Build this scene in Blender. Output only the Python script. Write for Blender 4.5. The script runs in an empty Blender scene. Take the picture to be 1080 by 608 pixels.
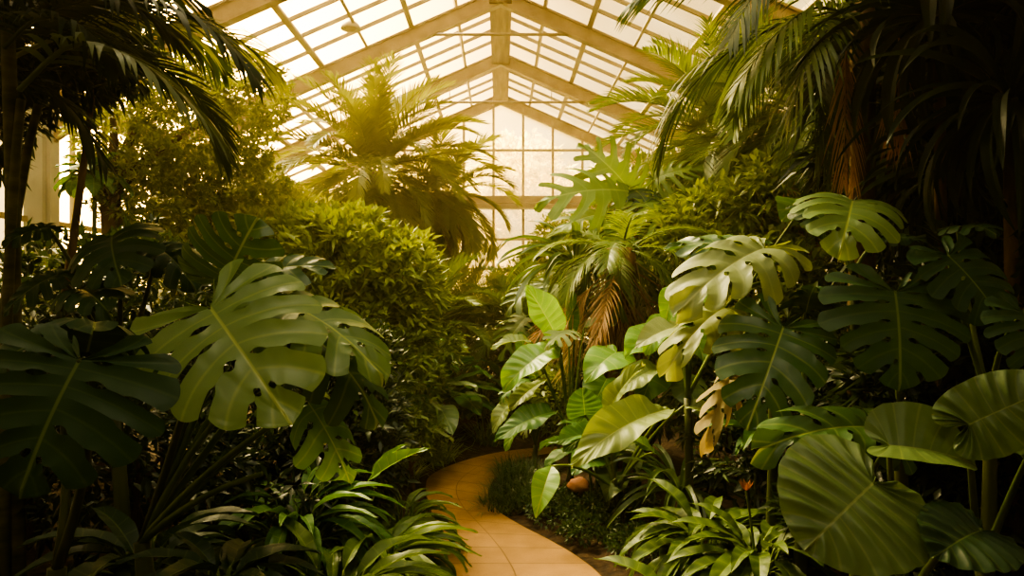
SKY, SUNE, HAZE, LOOK, EXPO, FY, BUSH, GLOW, GLASS_DIM, SATK, AREA, AREA2 = .78, 16.0, .006, 'AgX - High Contrast', 0.33, (-.9, .9, .27), 2.0, 22., .16, .17, 74., 9.
import bpy, bmesh, math, random
import numpy as np
from mathutils import Vector, Matrix, Quaternion
rng = random.Random(11)
nr = np.random.RandomState(5)
SC = bpy.context.scene
COL = SC.collection
PI = math.pi
F = 750.0            # focal length in pixels of the 1080 px wide frame
EYE = 1.6
VX, VY = 528.0, 310.0

def P(x, y, d):
    """the point of the greenhouse seen at x, y at the distance d along the hall"""
    return Vector(((x - VX) * d / F, d, EYE + (VY - y) * d / F))

# ------------------------------------------------------------------ objects
def link(name, data, parent=None):
    o = bpy.data.objects.new(name, data)
    COL.objects.link(o)
    if parent is not None:
        o.parent = parent
    return o

def thing(name, label, cat, loc=(0, 0, 0), group=None, kind=None):
    o = link(name, None)
    o.location = loc
    o.empty_display_size = .1
    o['label'] = label
    o['category'] = cat
    if group: o['group'] = group
    if kind: o['kind'] = kind
    return o

def tag(o, label=None, cat=None, group=None, kind=None):
    if label: o['label'] = label
    if cat: o['category'] = cat
    if group: o['group'] = group
    if kind: o['kind'] = kind
    return o

def mesh(name, verts, faces, mat=None, smooth=True, attr=None):
    me = bpy.data.meshes.new(name)
    me.from_pydata([tuple(v) for v in verts], [], [tuple(f) for f in faces])
    if smooth:
        me.polygons.foreach_set('use_smooth', [True] * len(me.polygons))
    if attr is not None:
        a = me.attributes.new('leafuv', 'FLOAT_COLOR', 'POINT')
        a.data.foreach_set('color', np.asarray(attr, dtype=np.float32).ravel())
    if mat: me.materials.append(mat)
    me.update()
    return me

class MB:
    def __init__(s): s.v = []; s.f = []
    def box(s, c, size, rot=None):
        n = len(s.v); c = Vector(c)
        for dx in (-.5, .5):
            for dy in (-.5, .5):
                for dz in (-.5, .5):
                    p = Vector((dx * size[0], dy * size[1], dz * size[2]))
                    if rot is not None: p = rot @ p
                    s.v.append(c + p)
        for q in ((0, 1, 3, 2), (4, 6, 7, 5), (0, 4, 5, 1), (2, 3, 7, 6), (0, 2, 6, 4), (1, 5, 7, 3)):
            s.f.append(tuple(n + i for i in q))
        return s
    def bar(s, a, b, w, h, up=(0, 0, 1)):
        """a rectangular bar from a to b, w wide and h high"""
        a = Vector(a); b = Vector(b); d = (b - a).normalized()
        up = Vector(up); x = d.cross(up).normalized(); z = x.cross(d)
        n = len(s.v)
        for p in (a, b):
            for sx, sz in ((-1, -1), (1, -1), (1, 1), (-1, 1)):
                s.v.append(p + x * sx * w / 2 + z * sz * h / 2)
        for i in range(4):
            j = (i + 1) % 4
            s.f.append((n + i, n + j, n + 4 + j, n + 4 + i))
        s.f.append((n + 3, n + 2, n + 1, n)); s.f.append((n + 4, n + 5, n + 6, n + 7))
        return s
    def tube(s, pts, radii, k=8, cap=True):
        pts = [Vector(p) for p in pts]
        n0 = len(s.v); N = len(pts)
        if not hasattr(radii, '__len__'): radii = [radii] * N
        prev = None
        for i, p in enumerate(pts):
            t = (pts[min(i + 1, N - 1)] - pts[max(i - 1, 0)]).normalized()
            if prev is None:
                ref = Vector((0, 0, 1)) if abs(t.z) < .9 else Vector((1, 0, 0))
                x = t.cross(ref).normalized()
            else:
                x = (prev - t * prev.dot(t)).normalized()
            prev = x; y = t.cross(x)
            for j in range(k):
                a = 2 * PI * j / k
                s.v.append(p + (x * math.cos(a) + y * math.sin(a)) * radii[i])
        for i in range(N - 1):
            for j in range(k):
                jj = (j + 1) % k
                s.f.append((n0 + i * k + j, n0 + i * k + jj, n0 + (i + 1) * k + jj, n0 + (i + 1) * k + j))
        if cap:
            s.f.append(tuple(n0 + j for j in range(k))[::-1])
            s.f.append(tuple(n0 + (N - 1) * k + j for j in range(k)))
        return s
    def lathe(s, prof, c, k=16):
        n0 = len(s.v); c = Vector(c)
        for r, z in prof:
            for j in range(k):
                a = 2 * PI * j / k
                s.v.append(c + Vector((r * math.cos(a), r * math.sin(a), z)))
        for i in range(len(prof) - 1):
            for j in range(k):
                jj = (j + 1) % k
                s.f.append((n0 + i * k + j, n0 + i * k + jj, n0 + (i + 1) * k + jj, n0 + (i + 1) * k + j))
        return s
    def build(s, name, mat, parent=None, smooth=False):
        off = Vector((0, 0, 0))
        if parent is not None:
            off = Vector(parent.location)
        return link(name, mesh(name, [v - off for v in s.v], s.f, mat, smooth), parent)

def bez(a, c, b, n=10):
    a, b, c = Vector(a), Vector(b), Vector(c)
    return [a * (1 - t) ** 2 + c * 2 * t * (1 - t) + b * t * t for t in (i / n for i in range(n + 1))]

def crom(pts, t):
    """Catmull-Rom through 2D/3D points at t in 0..1"""
    n = len(pts) - 1
    x = min(max(t, 0), 1) * n
    i = min(int(x), n - 1); u = x - i
    p0 = pts[max(i - 1, 0)]; p1 = pts[i]; p2 = pts[i + 1]; p3 = pts[min(i + 2, n)]
    return [.5 * (2 * b + (c - a) * u + (2 * a - 5 * b + 4 * c - d) * u * u + (3 * b - a - 3 * c + d) * u ** 3)
            for a, b, c, d in zip(p0, p1, p2, p3)]

# ------------------------------------------------------------------ materials
def new_mat(name):
    m = bpy.data.materials.new(name); m.use_nodes = True
    nt = m.node_tree; nt.nodes.clear()
    return m, nt.nodes, nt.links

def ramp(nodes, pts):
    r = nodes.new('ShaderNodeValToRGB')
    e = r.color_ramp.elements
    while len(e) < len(pts): e.new(.5)
    for el, (p, c) in zip(e, pts):
        el.position = p; el.color = (*c, 1)
    return r

def leaf_mat(name, dark, light, vein=None, trans=.3, rough=.42, spec=.35, vein_amt=.7, side_amt=.35, nscale=6., tcol=None, variegated=None, bump=.0):
    desat = lambda c, k=SATK: tuple(v + (.3 * c[0] + .6 * c[1] + .1 * c[2] - v) * k for v in c)
    dark = desat(dark); light = desat(light)
    if vein: vein = desat(vein)
    m, N, L = new_mat(name)
    tc = N.new('ShaderNodeTexCoord'); oi = N.new('ShaderNodeObjectInfo')
    nz = N.new('ShaderNodeTexNoise'); nz.inputs['Scale'].default_value = nscale; nz.inputs['Detail'].default_value = 2
    L.new(tc.outputs['Object'], nz.inputs['Vector'])
    ad = N.new('ShaderNodeMath'); ad.operation = 'MULTIPLY_ADD'
    ad.inputs[1].default_value = .45; L.new(oi.outputs['Random'], ad.inputs[0])
    mu = N.new('ShaderNodeMath'); mu.operation = 'MULTIPLY_ADD'; mu.inputs[1].default_value = .9; mu.inputs[2].default_value = -.17
    L.new(nz.outputs['Fac'], mu.inputs[0]); L.new(mu.outputs[0], ad.inputs[2])
    cr = ramp(N, [(0.0, dark), (1.0, light)]); L.new(ad.outputs[0], cr.inputs['Fac'])
    col = cr.outputs['Color']
    if vein is not None:
        at = N.new('ShaderNodeAttribute'); at.attribute_name = 'leafuv'
        sp = N.new('ShaderNodeSeparateColor'); L.new(at.outputs['Color'], sp.inputs[0])
        mr = N.new('ShaderNodeMapRange'); mr.interpolation_type = 'SMOOTHSTEP'
        mr.inputs['From Min'].default_value = .011; mr.inputs['From Max'].default_value = .004
        mr.inputs['To Min'].default_value = 0; mr.inputs['To Max'].default_value = vein_amt
        L.new(sp.outputs[0], mr.inputs['Value'])
        m2 = N.new('ShaderNodeMapRange'); m2.interpolation_type = 'SMOOTHSTEP'
        m2.inputs['From Min'].default_value = .16; m2.inputs['From Max'].default_value = .0
        m2.inputs['To Min'].default_value = 0; m2.inputs['To Max'].default_value = side_amt
        L.new(sp.outputs[1], m2.inputs['Value'])
        mx = N.new('ShaderNodeMath'); mx.operation = 'MAXIMUM'
        L.new(mr.outputs[0], mx.inputs[0]); L.new(m2.outputs[0], mx.inputs[1])
        mix = N.new('ShaderNodeMix'); mix.data_type = 'RGBA'
        L.new(mx.outputs[0], mix.inputs['Factor']); L.new(col, mix.inputs['A']); mix.inputs['B'].default_value = (*vein, 1)
        col = mix.outputs['Result']
        if variegated:
            m3 = N.new('ShaderNodeMapRange'); m3.interpolation_type = 'SMOOTHSTEP'
            m3.inputs['From Min'].default_value = .75; m3.inputs['From Max'].default_value = .15
            m3.inputs['To Max'].default_value = .40
            L.new(sp.outputs[1], m3.inputs['Value'])
            mx3 = N.new('ShaderNodeMix'); mx3.data_type = 'RGBA'
            L.new(m3.outputs[0], mx3.inputs['Factor']); L.new(col, mx3.inputs['A']); mx3.inputs['B'].default_value = (*variegated, 1)
            col = mx3.outputs['Result']
    pb = N.new('ShaderNodeBsdfPrincipled')
    L.new(col, pb.inputs['Base Color']); pb.inputs['Roughness'].default_value = rough
    pb.inputs['Specular IOR Level'].default_value = spec
    tr = N.new('ShaderNodeBsdfTranslucent')
    hs = N.new('ShaderNodeMix'); hs.data_type = 'RGBA'; hs.blend_type = 'MULTIPLY'; hs.inputs['Factor'].default_value = 1
    L.new(col, hs.inputs['A']); hs.inputs['B'].default_value = (*(tcol or (1.75, 1.6, .6)), 1)
    L.new(hs.outputs['Result'], tr.inputs['Color'])
    ms = N.new('ShaderNodeMixShader'); ms.inputs[0].default_value = trans
    L.new(pb.outputs[0], ms.inputs[1]); L.new(tr.outputs[0], ms.inputs[2])
    if bump:
        bp = N.new('ShaderNodeBump'); bp.inputs['Strength'].default_value = bump; bp.inputs['Distance'].default_value = .01
        n2 = N.new('ShaderNodeTexNoise'); n2.inputs['Scale'].default_value = 40
        L.new(tc.outputs['Object'], n2.inputs['Vector']); L.new(n2.outputs['Fac'], bp.inputs['Height'])
        L.new(bp.outputs[0], pb.inputs['Normal'])
    out = N.new('ShaderNodeOutputMaterial'); L.new(ms.outputs[0], out.inputs['Surface'])
    return m

def plain_mat(name, c1, c2, scale=8., rough=.7, stretch=(1, 1, 1), bump=.0, detail=4, metallic=0., spec=.3):
    m, N, L = new_mat(name)
    tc = N.new('ShaderNodeTexCoord'); mp = N.new('ShaderNodeMapping'); mp.inputs['Scale'].default_value = stretch
    L.new(tc.outputs['Object'], mp.inputs['Vector'])
    nz = N.new('ShaderNodeTexNoise'); nz.inputs['Scale'].default_value = scale; nz.inputs['Detail'].default_value = detail
    L.new(mp.outputs[0], nz.inputs['Vector'])
    cr = ramp(N, [(.3, c1), (.7, c2)]); L.new(nz.outputs['Fac'], cr.inputs['Fac'])
    pb = N.new('ShaderNodeBsdfPrincipled'); L.new(cr.outputs['Color'], pb.inputs['Base Color'])
    pb.inputs['Roughness'].default_value = rough; pb.inputs['Metallic'].default_value = metallic
    pb.inputs['Specular IOR Level'].default_value = spec
    if bump:
        bp = N.new('ShaderNodeBump'); bp.inputs['Strength'].default_value = bump; bp.inputs['Distance'].default_value = .03
        L.new(nz.outputs['Fac'], bp.inputs['Height']); L.new(bp.outputs[0], pb.inputs['Normal'])
    out = N.new('ShaderNodeOutputMaterial'); L.new(pb.outputs[0], out.inputs['Surface'])
    return m

MAT = {}
MAT['paint'] = plain_mat('aged white paint', (.33, .25, .15), (.48, .38, .24), 3., .55, bump=.1)
MAT['paint_dark'] = plain_mat('weathered beam paint', (.20, .14, .07), (.36, .26, .14), 2.5, .6, (6, .5, 6), bump=.15)
MAT['bar'] = plain_mat('glazing bar paint', (.40, .32, .19), (.55, .45, .28), 3., .55)
MAT['column'] = plain_mat('column paint', (.50, .49, .44), (.64, .62, .55), 3., .6)
MAT['lampmetal'] = plain_mat('lamp enamel', (.60, .52, .36), (.72, .63, .45), 4., .45)
MAT['soil'] = plain_mat('dark garden soil', (.012, .008, .004), (.055, .032, .015), 14., .95, bump=1., detail=8)
MAT['bark'] = plain_mat('brown bark', (.05, .035, .018), (.16, .10, .05), 14., .9, (1, 1, .25), bump=.8)
MAT['fibre'] = plain_mat('shaggy palm fibre', (.07, .035, .014), (.27, .15, .065), 20., .9, (1, 1, .12), bump=1.)
MAT['stone'] = plain_mat('terracotta brown stone', (.28, .12, .06), (.42, .20, .11), 9., .8, bump=.5)
MAT['stem'] = plain_mat('green stalk', (.06, .11, .018), (.15, .20, .045), 5., .45, (1, 1, .2))
MAT['stem_dark'] = plain_mat('dark olive stalk', (.03, .05, .012), (.09, .10, .03), 5., .5, (1, 1, .2))
MAT['cane'] = plain_mat('ringed palm cane', (.05, .06, .025), (.14, .13, .06), 6., .6, (1, 1, 4))
MAT['dead'] = leaf_mat('dry brown frond', (.22, .12, .05), (.46, .30, .14), trans=.35, rough=.8, spec=.1, tcol=(1.5, 1.1, .6))
MAT['straw'] = leaf_mat('straw coloured dry leaf', (.30, .25, .11), (.50, .44, .24), trans=.3, rough=.8, spec=.1, tcol=(1.3, 1.1, .7))
# greens
V = (.34, .42, .09)
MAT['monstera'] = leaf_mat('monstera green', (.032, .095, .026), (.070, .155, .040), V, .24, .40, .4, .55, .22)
MAT['monstera_bright'] = leaf_mat('pale lit monstera green', (.12, .225, .065), (.19, .30, .10), (.42, .50, .13), .30, .40, .4, .6, .25)  # lit copy of the monstera green, brightness put into its colour
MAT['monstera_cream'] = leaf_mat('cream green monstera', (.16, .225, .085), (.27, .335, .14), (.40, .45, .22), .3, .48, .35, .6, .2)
MAT['monstera_dark'] = leaf_mat('deep shade monstera green', (.017, .056, .019), (.038, .088, .028), (.14, .20, .045), .14, .46, .2, .65, .15)  # shaded copy of the monstera green, edge darkness mixed into the colour
MAT['fresh'] = leaf_mat('fresh yellow green leaf', (.09, .24, .026), (.18, .36, .05), (.36, .46, .10), .42, .38, .4, .6, .35)
MAT['paddle'] = leaf_mat('pale paddle leaf', (.14, .22, .055), (.24, .31, .10), (.38, .44, .17), .34, .46, .35, .7, .35)
MAT['ear'] = leaf_mat('elephant ear green', (.070, .13, .036), (.115, .185, .055), (.25, .30, .10), .22, .45, .35, .55, .25)
MAT['ear_dark'] = leaf_mat('dark elephant ear green', (.016, .046, .014), (.036, .080, .024), (.14, .20, .05), .2, .45, .35, .55, .25)  # ear green darkened, shade put into the colour
MAT['lance'] = leaf_mat('glossy lance leaf', (.032, .115, .020), (.080, .20, .036), (.22, .32, .06), .28, .48, .3, .6, .25)
MAT['aglaonema'] = leaf_mat('variegated lance leaf', (.032, .078, .009), (.075, .135, .018), (.18, .25, .05), .28, .48, .3, .5, .3, variegated=(.12, .18, .032))
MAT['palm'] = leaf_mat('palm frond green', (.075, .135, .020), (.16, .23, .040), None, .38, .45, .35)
MAT['palm_gold'] = leaf_mat('sunlit golden palm green', (.105, .145, .012), (.25, .27, .022), None, .38, .45, .35)  # palm green brightened, sunlight painted into it
MAT['palm_dark'] = leaf_mat('shaded palm green', (.016, .038, .010), (.042, .075, .018), None, .28, .5, .25)  # palm green with shade painted in
MAT['areca'] = leaf_mat('grey green palm leaflet', (.060, .110, .036), (.12, .17, .060), None, .28, .42, .4)
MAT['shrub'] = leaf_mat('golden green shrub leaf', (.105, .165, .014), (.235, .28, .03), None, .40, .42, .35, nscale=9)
MAT['shrub_gold'] = leaf_mat('sunlit yellow shrub leaf', (.13, .18, .012), (.28, .30, .025), None, .45, .42, .35, nscale=9)  # shrub green lifted to yellow, backlight put into the colour
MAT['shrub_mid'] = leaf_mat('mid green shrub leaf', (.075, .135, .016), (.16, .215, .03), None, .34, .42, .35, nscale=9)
MAT['shrub_dark'] = leaf_mat('dark shrub leaf', (.010, .026, .007), (.032, .060, .013), None, .28, .42, .35, nscale=9)  # shrub green darkened, the colour stands in for deep shade
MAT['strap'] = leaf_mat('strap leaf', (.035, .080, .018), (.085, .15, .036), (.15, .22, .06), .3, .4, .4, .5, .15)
MAT['strap_dark'] = leaf_mat('dark strap leaf', (.008, .020, .007), (.020, .038, .011), (.03, .05, .016), .25, .5, .2, .5, .15)  # strap green darkened, corner shade baked into the colour
MAT['grass'] = leaf_mat('mondo grass blade', (.020, .055, .012), (.06, .115, .022), None, .25, .4, .35)
MAT['haze_tree'] = leaf_mat('haze-paled tree leaf', (.80, .74, .50), (.90, .84, .60), None, .6, .8, .1)  # pale colour imitates haze over the outside trees

MAT['selloum'] = leaf_mat('fingered philodendron green', (.060, .13, .018), (.13, .21, .032), (.26, .34, .08), .36, .5, .3, .5, .2)

MAT['lily'] = leaf_mat('yellow green lily leaf', (.040, .095, .010), (.11, .18, .022), (.20, .27, .05), .3, .45, .3, .5, .2)

MAT['bract'] = leaf_mat('dusty orange flower bract', (.20, .08, .035), (.32, .15, .065), trans=.3, rough=.6, spec=.2, tcol=(1.4, 1., .6))

# ------------------------------------------------------------------ broad leaves
OUT = {
 'monstera': [(.015, -.04), (.10, -.23), (.25, -.29), (.41, -.18), (.495, .04), (.50, .26), (.46, .46), (.375, .65), (.26, .81), (.12, .93), (0, 1)],
 'selloum':  [(.02, -.05), (.14, -.22), (.32, -.25), (.48, -.10), (.55, .10), (.55, .32), (.48, .52), (.38, .70), (.25, .85), (.11, .95), (0, 1)],
 'ear':      [(.012, -.05), (.08, -.20), (.21, -.27), (.36, -.20), (.46, -.02), (.49, .20), (.475, .42), (.41, .63), (.29, .82), (.13, .955), (0, 1)],
 'heart':    [(.012, -.04), (.10, -.15), (.24, -.18), (.37, -.08), (.44, .10), (.42, .30), (.34, .50), (.23, .70), (.10, .88), (.03, .96), (0, 1)],
 'paddle':   [(.012, .0), (.06, .02), (.13, .08), (.20, .19), (.235, .33), (.235, .49), (.205, .65), (.15, .80), (.08, .92), (.03, .98), (0, 1)],
 'lance':    [(.008, .0), (.03, .04), (.075, .12), (.115, .22), (.132, .34), (.128, .46), (.108, .60), (.078, .74), (.045, .87), (.018, .95), (0, 1)],
 'strap':    [(.020, .0), (.022, .06), (.030, .16), (.036, .28), (.040, .40), (.039, .52), (.035, .64), (.028, .76), (.019, .87), (.009, .95), (0, 1)],
}
I0 = {'monstera': .34, 'selloum': .34, 'ear': .34, 'heart': .3, 'paddle': .05, 'lance': .04, 'strap': .03}

SWEEP = {'monstera': 1.38, 'selloum': 1.3, 'ear': 1.15, 'heart': 1.15}
def leaf_mesh(kind, nf=6, K=4, NS=12, split=0., s0=.42, hole=0., bend=.5, side=.5, fold=.15, corr=.012, wav=.012, seed=0,
              droop=0., wide=1., mat='monstera', fscale=1., twist=0.):
    """A leaf of length 1 lying along +Y with the petiole joint at the origin and its upper face to +Z; nf lateral veins a side."""
    r = random.Random(seed * 131 + 7)
    out = OUT[kind]; i0 = I0[kind]
    verts = []; faces = []; attr = []
    for sd in (1, -1):
        jit = [r.uniform(-.25, .25) / nf * .6 for _ in range(nf + 1)]; jit[0] = jit[nf] = 0
        div = [j / nf + jit[j] for j in range(nf + 1)]
        fl = [r.uniform(.95, 1.03) for _ in range(nf)]
        fd = [r.uniform(-.3, 1.) for _ in range(nf)]
        sp = [split * r.uniform(.7, 1.2) for _ in range(nf + 1)]; sp0 = [s0 + r.uniform(-.12, .16) for _ in range(nf + 1)]
        ho = [(hole * r.uniform(.6, 1.3) if r.random() < .8 else 0) for _ in range(nf + 1)]
        hc = [r.uniform(.17, .28) for _ in range(nf + 1)]
        ph = r.uniform(0, 6)
        for j in range(nf):
            c = (div[j] + div[j + 1]) / 2; h = (div[j + 1] - div[j]) / 2
            base = len(verts)
            for a in range(2 * K + 1):
                u = -1 + a / K
                e = j if u < 0 else j + 1
                last = (e == 0 or e == nf)
                for b in range(NS + 1):
                    s = b / NS
                    g = 0.
                    if not last:
                        if split:
                            t = min(max((s - sp0[e]) / .13, 0), 1)
                            g = sp[e] * (t * t * (3 - 2 * t)) * (.8 + .3 * s)
                        if hole:
                            q = (s - hc[e]) / .10
                            if abs(q) < 1: g = max(g, ho[e] * (1 - q * q))
                    i = min(max(c + h * u * (1 - g), 0), 1)
                    se = s
                    if split:
                        se = s * (1 - (.06 * u * u * (0 if (last and abs(u) > .0 and e == nf) else 1)) * min(1, max(0, (s - .4) * 2))) * (1 + (fl[j] - 1) * s)
                    mx, my = crom(out, i)
                    q = max(0, (i - i0) / (1 - i0))
                    m0 = .93 * q ** SWEEP[kind] if i0 > .2 else .97 * q ** 1.0 * (1 - .12 * (1 - q))
                    m0 = min(m0, my if i0 <= .2 else m0)
                    cx = mx * .55; cy = m0 * .72 + my * .28
                    x = 2 * se * (1 - se) * cx + se * se * mx
                    y = (1 - se) ** 2 * m0 + 2 * se * (1 - se) * cy + se * se * my
                    x = max(x, 0) * wide
                    z = fold * x
                    z += corr * (abs(u) ** 1.5 - .5) * min(1, s * 3) * (1 if s < .9 else .6)
                    z += wav * math.sin(ph + i * 9.0) * s * s + wav * .6 * math.sin(ph * 2 + i * 23) * s ** 3
                    z -= droop * fd[j] * .12 * s ** 2.4
                    mid = x
                    # curl the sides, then bend along the midrib
                    if side:
                        k2 = side / .5
                        th = k2 * x
                        xx = math.sin(th) / k2 if abs(k2) > 1e-4 else x
                        z2 = -(1 - math.cos(th)) / k2
                        x3, z3 = xx - z * math.sin(th), z2 + z * math.cos(th)
                    else:
                        x3, z3 = x, z
                    if abs(bend) > 1e-4:
                        th = bend * max(y, 0)
                        # the bend grows toward the tip
                        y4 = math.sin(th) / bend + z3 * math.sin(th) + min(y, 0)
                        z4 = -(1 - math.cos(th)) / bend + z3 * math.cos(th)
                    else:
                        y4, z4 = y, z3
                    if twist:
                        a2 = twist * y; ca, sa = math.cos(a2), math.sin(a2)
                        xs = sd * x3
                        xs, z4 = xs * ca - z4 * sa, xs * sa + z4 * ca
                        verts.append((xs, y4, z4))
                    else:
                        verts.append((sd * x3, y4, z4))
                    attr.append((mid, abs(u), s, 1))
            W = NS + 1
            for a in range(2 * K):
                for b in range(NS):
                    q = (base + a * W + b, base + (a + 1) * W + b, base + (a + 1) * W + b + 1, base + a * W + b + 1)
                    faces.append(q if sd < 0 else q[::-1])
    # weld
    key = {}; remap = []; nv = []; na = []
    for v, a in zip(verts, attr):
        k = (round(v[0] * 2500), round(v[1] * 2500), round(v[2] * 2500))
        if k not in key:
            key[k] = len(nv); nv.append(v); na.append(a)
        remap.append(key[k])
    nf_ = []
    for f in faces:
        g = []
        for i in f:
            i = remap[i]
            if not g or g[-1] != i: g.append(i)
        if len(g) > 1 and g[0] == g[-1]: g.pop()
        if len(set(g)) >= 3 and len(set(g)) == len(g): nf_.append(g)
    return mesh(kind + '_leaf', nv, nf_, MAT[mat], True, na)

_LC = {}
STY = {
 # preset: kwargs
 'monstera': dict(kind='monstera', nf=8, K=4, NS=28, split=.20, s0=.44, hole=.24, bend=.8, side=.75, fold=.30, corr=.030, wav=.022, droop=.9),
 'monstera_flat': dict(kind='monstera', nf=8, K=4, NS=28, split=.20, s0=.44, hole=.26, bend=.4, side=.5, fold=.18, corr=.026, wav=.018, droop=.6),
 'monstera_hang': dict(kind='monstera', nf=7, K=4, NS=18, split=.30, s0=.32, hole=.3, bend=1.3, side=1.2, fold=.3, corr=.028, wav=.03, droop=1.5),
 'selloum': dict(kind='selloum', nf=9, NS=14, split=.55, s0=.16, bend=.8, side=.7, fold=.15, corr=.012, wav=.02, droop=1.2),
 'ear': dict(kind='ear', nf=10, NS=16, bend=.55, side=.3, fold=.20, corr=.048, wav=.018, wide=1.0),
 'ear_fold': dict(kind='ear', nf=8, bend=.7, side=-.3, fold=.45, corr=.018, wav=.02, wide=1.0),
 'heart': dict(kind='heart', nf=6, bend=.6, side=.4, fold=.2, corr=.018, wav=.04),
 'paddle': dict(kind='paddle', nf=11, K=3, NS=8, bend=.75, side=.3, fold=.35, corr=.014, wav=.04, wide=1.1),
 'paddle_up': dict(kind='paddle', nf=11, K=3, NS=8, bend=.3, side=.2, fold=.25, corr=.014, wav=.035, wide=1.2),
 'paddle_torn': dict(kind='paddle', nf=9, K=2, NS=8, split=.45, s0=.35, bend=1.0, side=.6, fold=.2, corr=.008, wav=.03, wide=1.5, droop=1.),
 'lance': dict(kind='lance', nf=7, K=2, NS=5, bend=1.1, side=.2, fold=.45, corr=.006, wav=.012, wide=1.05),
 'lance_up': dict(kind='lance', nf=7, K=2, NS=5, bend=.6, side=.2, fold=.45, corr=.006, wav=.012, wide=1.0),
 'lance_wide': dict(kind='lance', nf=8, K=2, NS=6, bend=.9, side=.2, fold=.4, corr=.008, wav=.014, wide=1.45),
 'strap': dict(kind='strap', nf=9, K=1, NS=3, bend=1.7, side=.1, fold=.6, corr=0, wav=.006, wide=1.1),
 'strap_stiff': dict(kind='strap', nf=9, K=1, NS=3, bend=.9, side=.1, fold=.6, corr=0, wav=.006, wide=1.0),
}
def get_leaf(style, mat, var=0, **over):
    key = (style, mat, var, tuple(sorted(over.items())))
    if key not in _LC:
        kw = dict(STY[style]); kw.update(over)
        r = random.Random(var * 77 + len(style))
        if 'bend' not in over: kw['bend'] = kw['bend'] * r.uniform(.75, 1.25)
        _LC[key] = leaf_mesh(mat=mat, seed=var + 1, **kw)
    return _LC[key]

WID = {'monstera': .93, 'selloum': 1.0, 'ear': .94, 'heart': .85, 'paddle': .47, 'lance': .26, 'strap': .08}
def frame(y, n):
    y = Vector(y).normalized(); n = Vector(n)
    z = n - y * n.dot(y)
    if z.length < 1e-4: z = Vector((1, 0, 0)) - y * y.x
    z.normalize(); x = y.cross(z)
    return Matrix((x, y, z)).transposed()

def put(name, me, root, base, y, n, scale, sx=1.):
    o = link(name, me, root)
    R = frame(y, n).to_4x4()
    o.matrix_local = Matrix.Translation(Vector(base) - Vector(root.location)) @ R @ Matrix.Diagonal((scale * sx, scale, scale, 1))
    return o

def leaf_between(root, style, mat, a, b, n, sx=1., var=0, name='leaf', stretch=1.05, **over):
    """a leaf from joint a to tip b facing n (the bend is compensated so that the tip lands near b)"""
    a = Vector(a); b = Vector(b)
    me = get_leaf(style, mat, var, **over)
    bd = over.get('bend', STY[style]['bend'])
    d = (b - a); Ln = d.length
    if sx > 5:      # a width given in pixels of the photograph
        sx = sx * (a.y + b.y) / 2 / F / (Ln * WID[STY[style]['kind']] * STY[style].get('wide', 1)) * 1.04
        sx = min(max(sx, .55), 2.2)
    k = bd / 2
    chord = math.sin(k) / k if abs(k) > 1e-3 else 1
    # start direction is raised by half of the bend
    fr = frame(d, n)
    y = d.normalized() * math.cos(k) + fr.col[2] * math.sin(k)
    nn = fr.col[2] * math.cos(k) - d.normalized() * math.sin(k)
    return put(name, me, root, a, y, nn, Ln / chord * stretch, sx)

def petiole(root, a, b, r=.008, sag=.15, mat='stem', name='petiole', c=None):
    a = Vector(a); b = Vector(b)
    if c is None:
        c = a.lerp(b, .45) + Vector((0, 0, (b - a).length * sag))
    m = MB().tube(bez(a, c, b, 9), [r * (1.35 - .6 * i / 9) for i in range(10)], 6)
    return m.build(name, MAT[mat], root, True)

def stalk(root, pts, r0, r1, mat='stem_dark', name='stem', k=7):
    n = len(pts) - 1
    return MB().tube(pts, [r0 + (r1 - r0) * i / n for i in range(n + 1)], k).build(name, MAT[mat], root, True)

# ------------------------------------------------------------------ palms
def frond_data(pts, nl, ll, lw, ang=55, vee=.35, grav=1.0, seed=0, seg=4, start=.15, jag=.12, rr=.008, plum=0.):
    """one feather frond over the polyline pts: rachis tube and two rows of drooping leaflets"""
    r = random.Random(seed)
    mb = MB()
    n = len(pts) - 1
    mb.tube(pts, [rr * (1.3 - 1.1 * i / n) for i in range(n + 1)], 5, False)
    V_, F_ = mb.v, mb.f
    up = Vector((0, 0, 1))
    for i in range(nl):
        t = start + (1 - start) * (i + r.uniform(-.2, .2)) / (nl - 1)
        t = min(max(t, 0), .999)
        p = Vector(crom([tuple(q) for q in pts], t)); q2 = Vector(crom([tuple(q) for q in pts], min(t + .02, 1))); q1 = Vector(crom([tuple(q) for q in pts], max(t - .02, 0)))
        T = (q2 - q1).normalized()
        S = T.cross(up)
        if S.length < .15: S = T.cross(Vector((0, 1, .2)))
        S.normalize(); N = S.cross(T)
        prof = (math.sin(PI * min(1, (t - start) / (1 - start) * .82 + .14))) ** .6
        for sd in (1, -1):
            L = ll * prof * r.uniform(1 - jag, 1 + jag)
            a = math.radians(ang + r.uniform(-6, 6)) * (1 - .55 * t)
            ve = vee + r.uniform(-.1, .1) + plum * r.uniform(-1, 1)
            d = (S * sd * math.sin(a) + T * math.cos(a) + N * ve).normalized()
            b0 = len(V_); c = p.copy()
            for k in range(seg + 1):
                u = k / seg
                w = lw * (.55 + .45 * min(1, u * 3)) * (1 - u ** 2.2) + .0006
                W = T - d * T.dot(d)
                if W.length < .05: W = N
                W.normalize()
                V_.append(c - W * w / 2); V_.append(c + W * w / 2)
                d = (d + Vector((0, 0, -1)) * grav * (.5 + u) / seg * .75).normalized()
                c = c + d * L / seg
            for k in range(seg):
                F_.append((b0 + 2 * k, b0 + 2 * k + 1, b0 + 2 * k + 3, b0 + 2 * k + 2))
    return V_, F_

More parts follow.
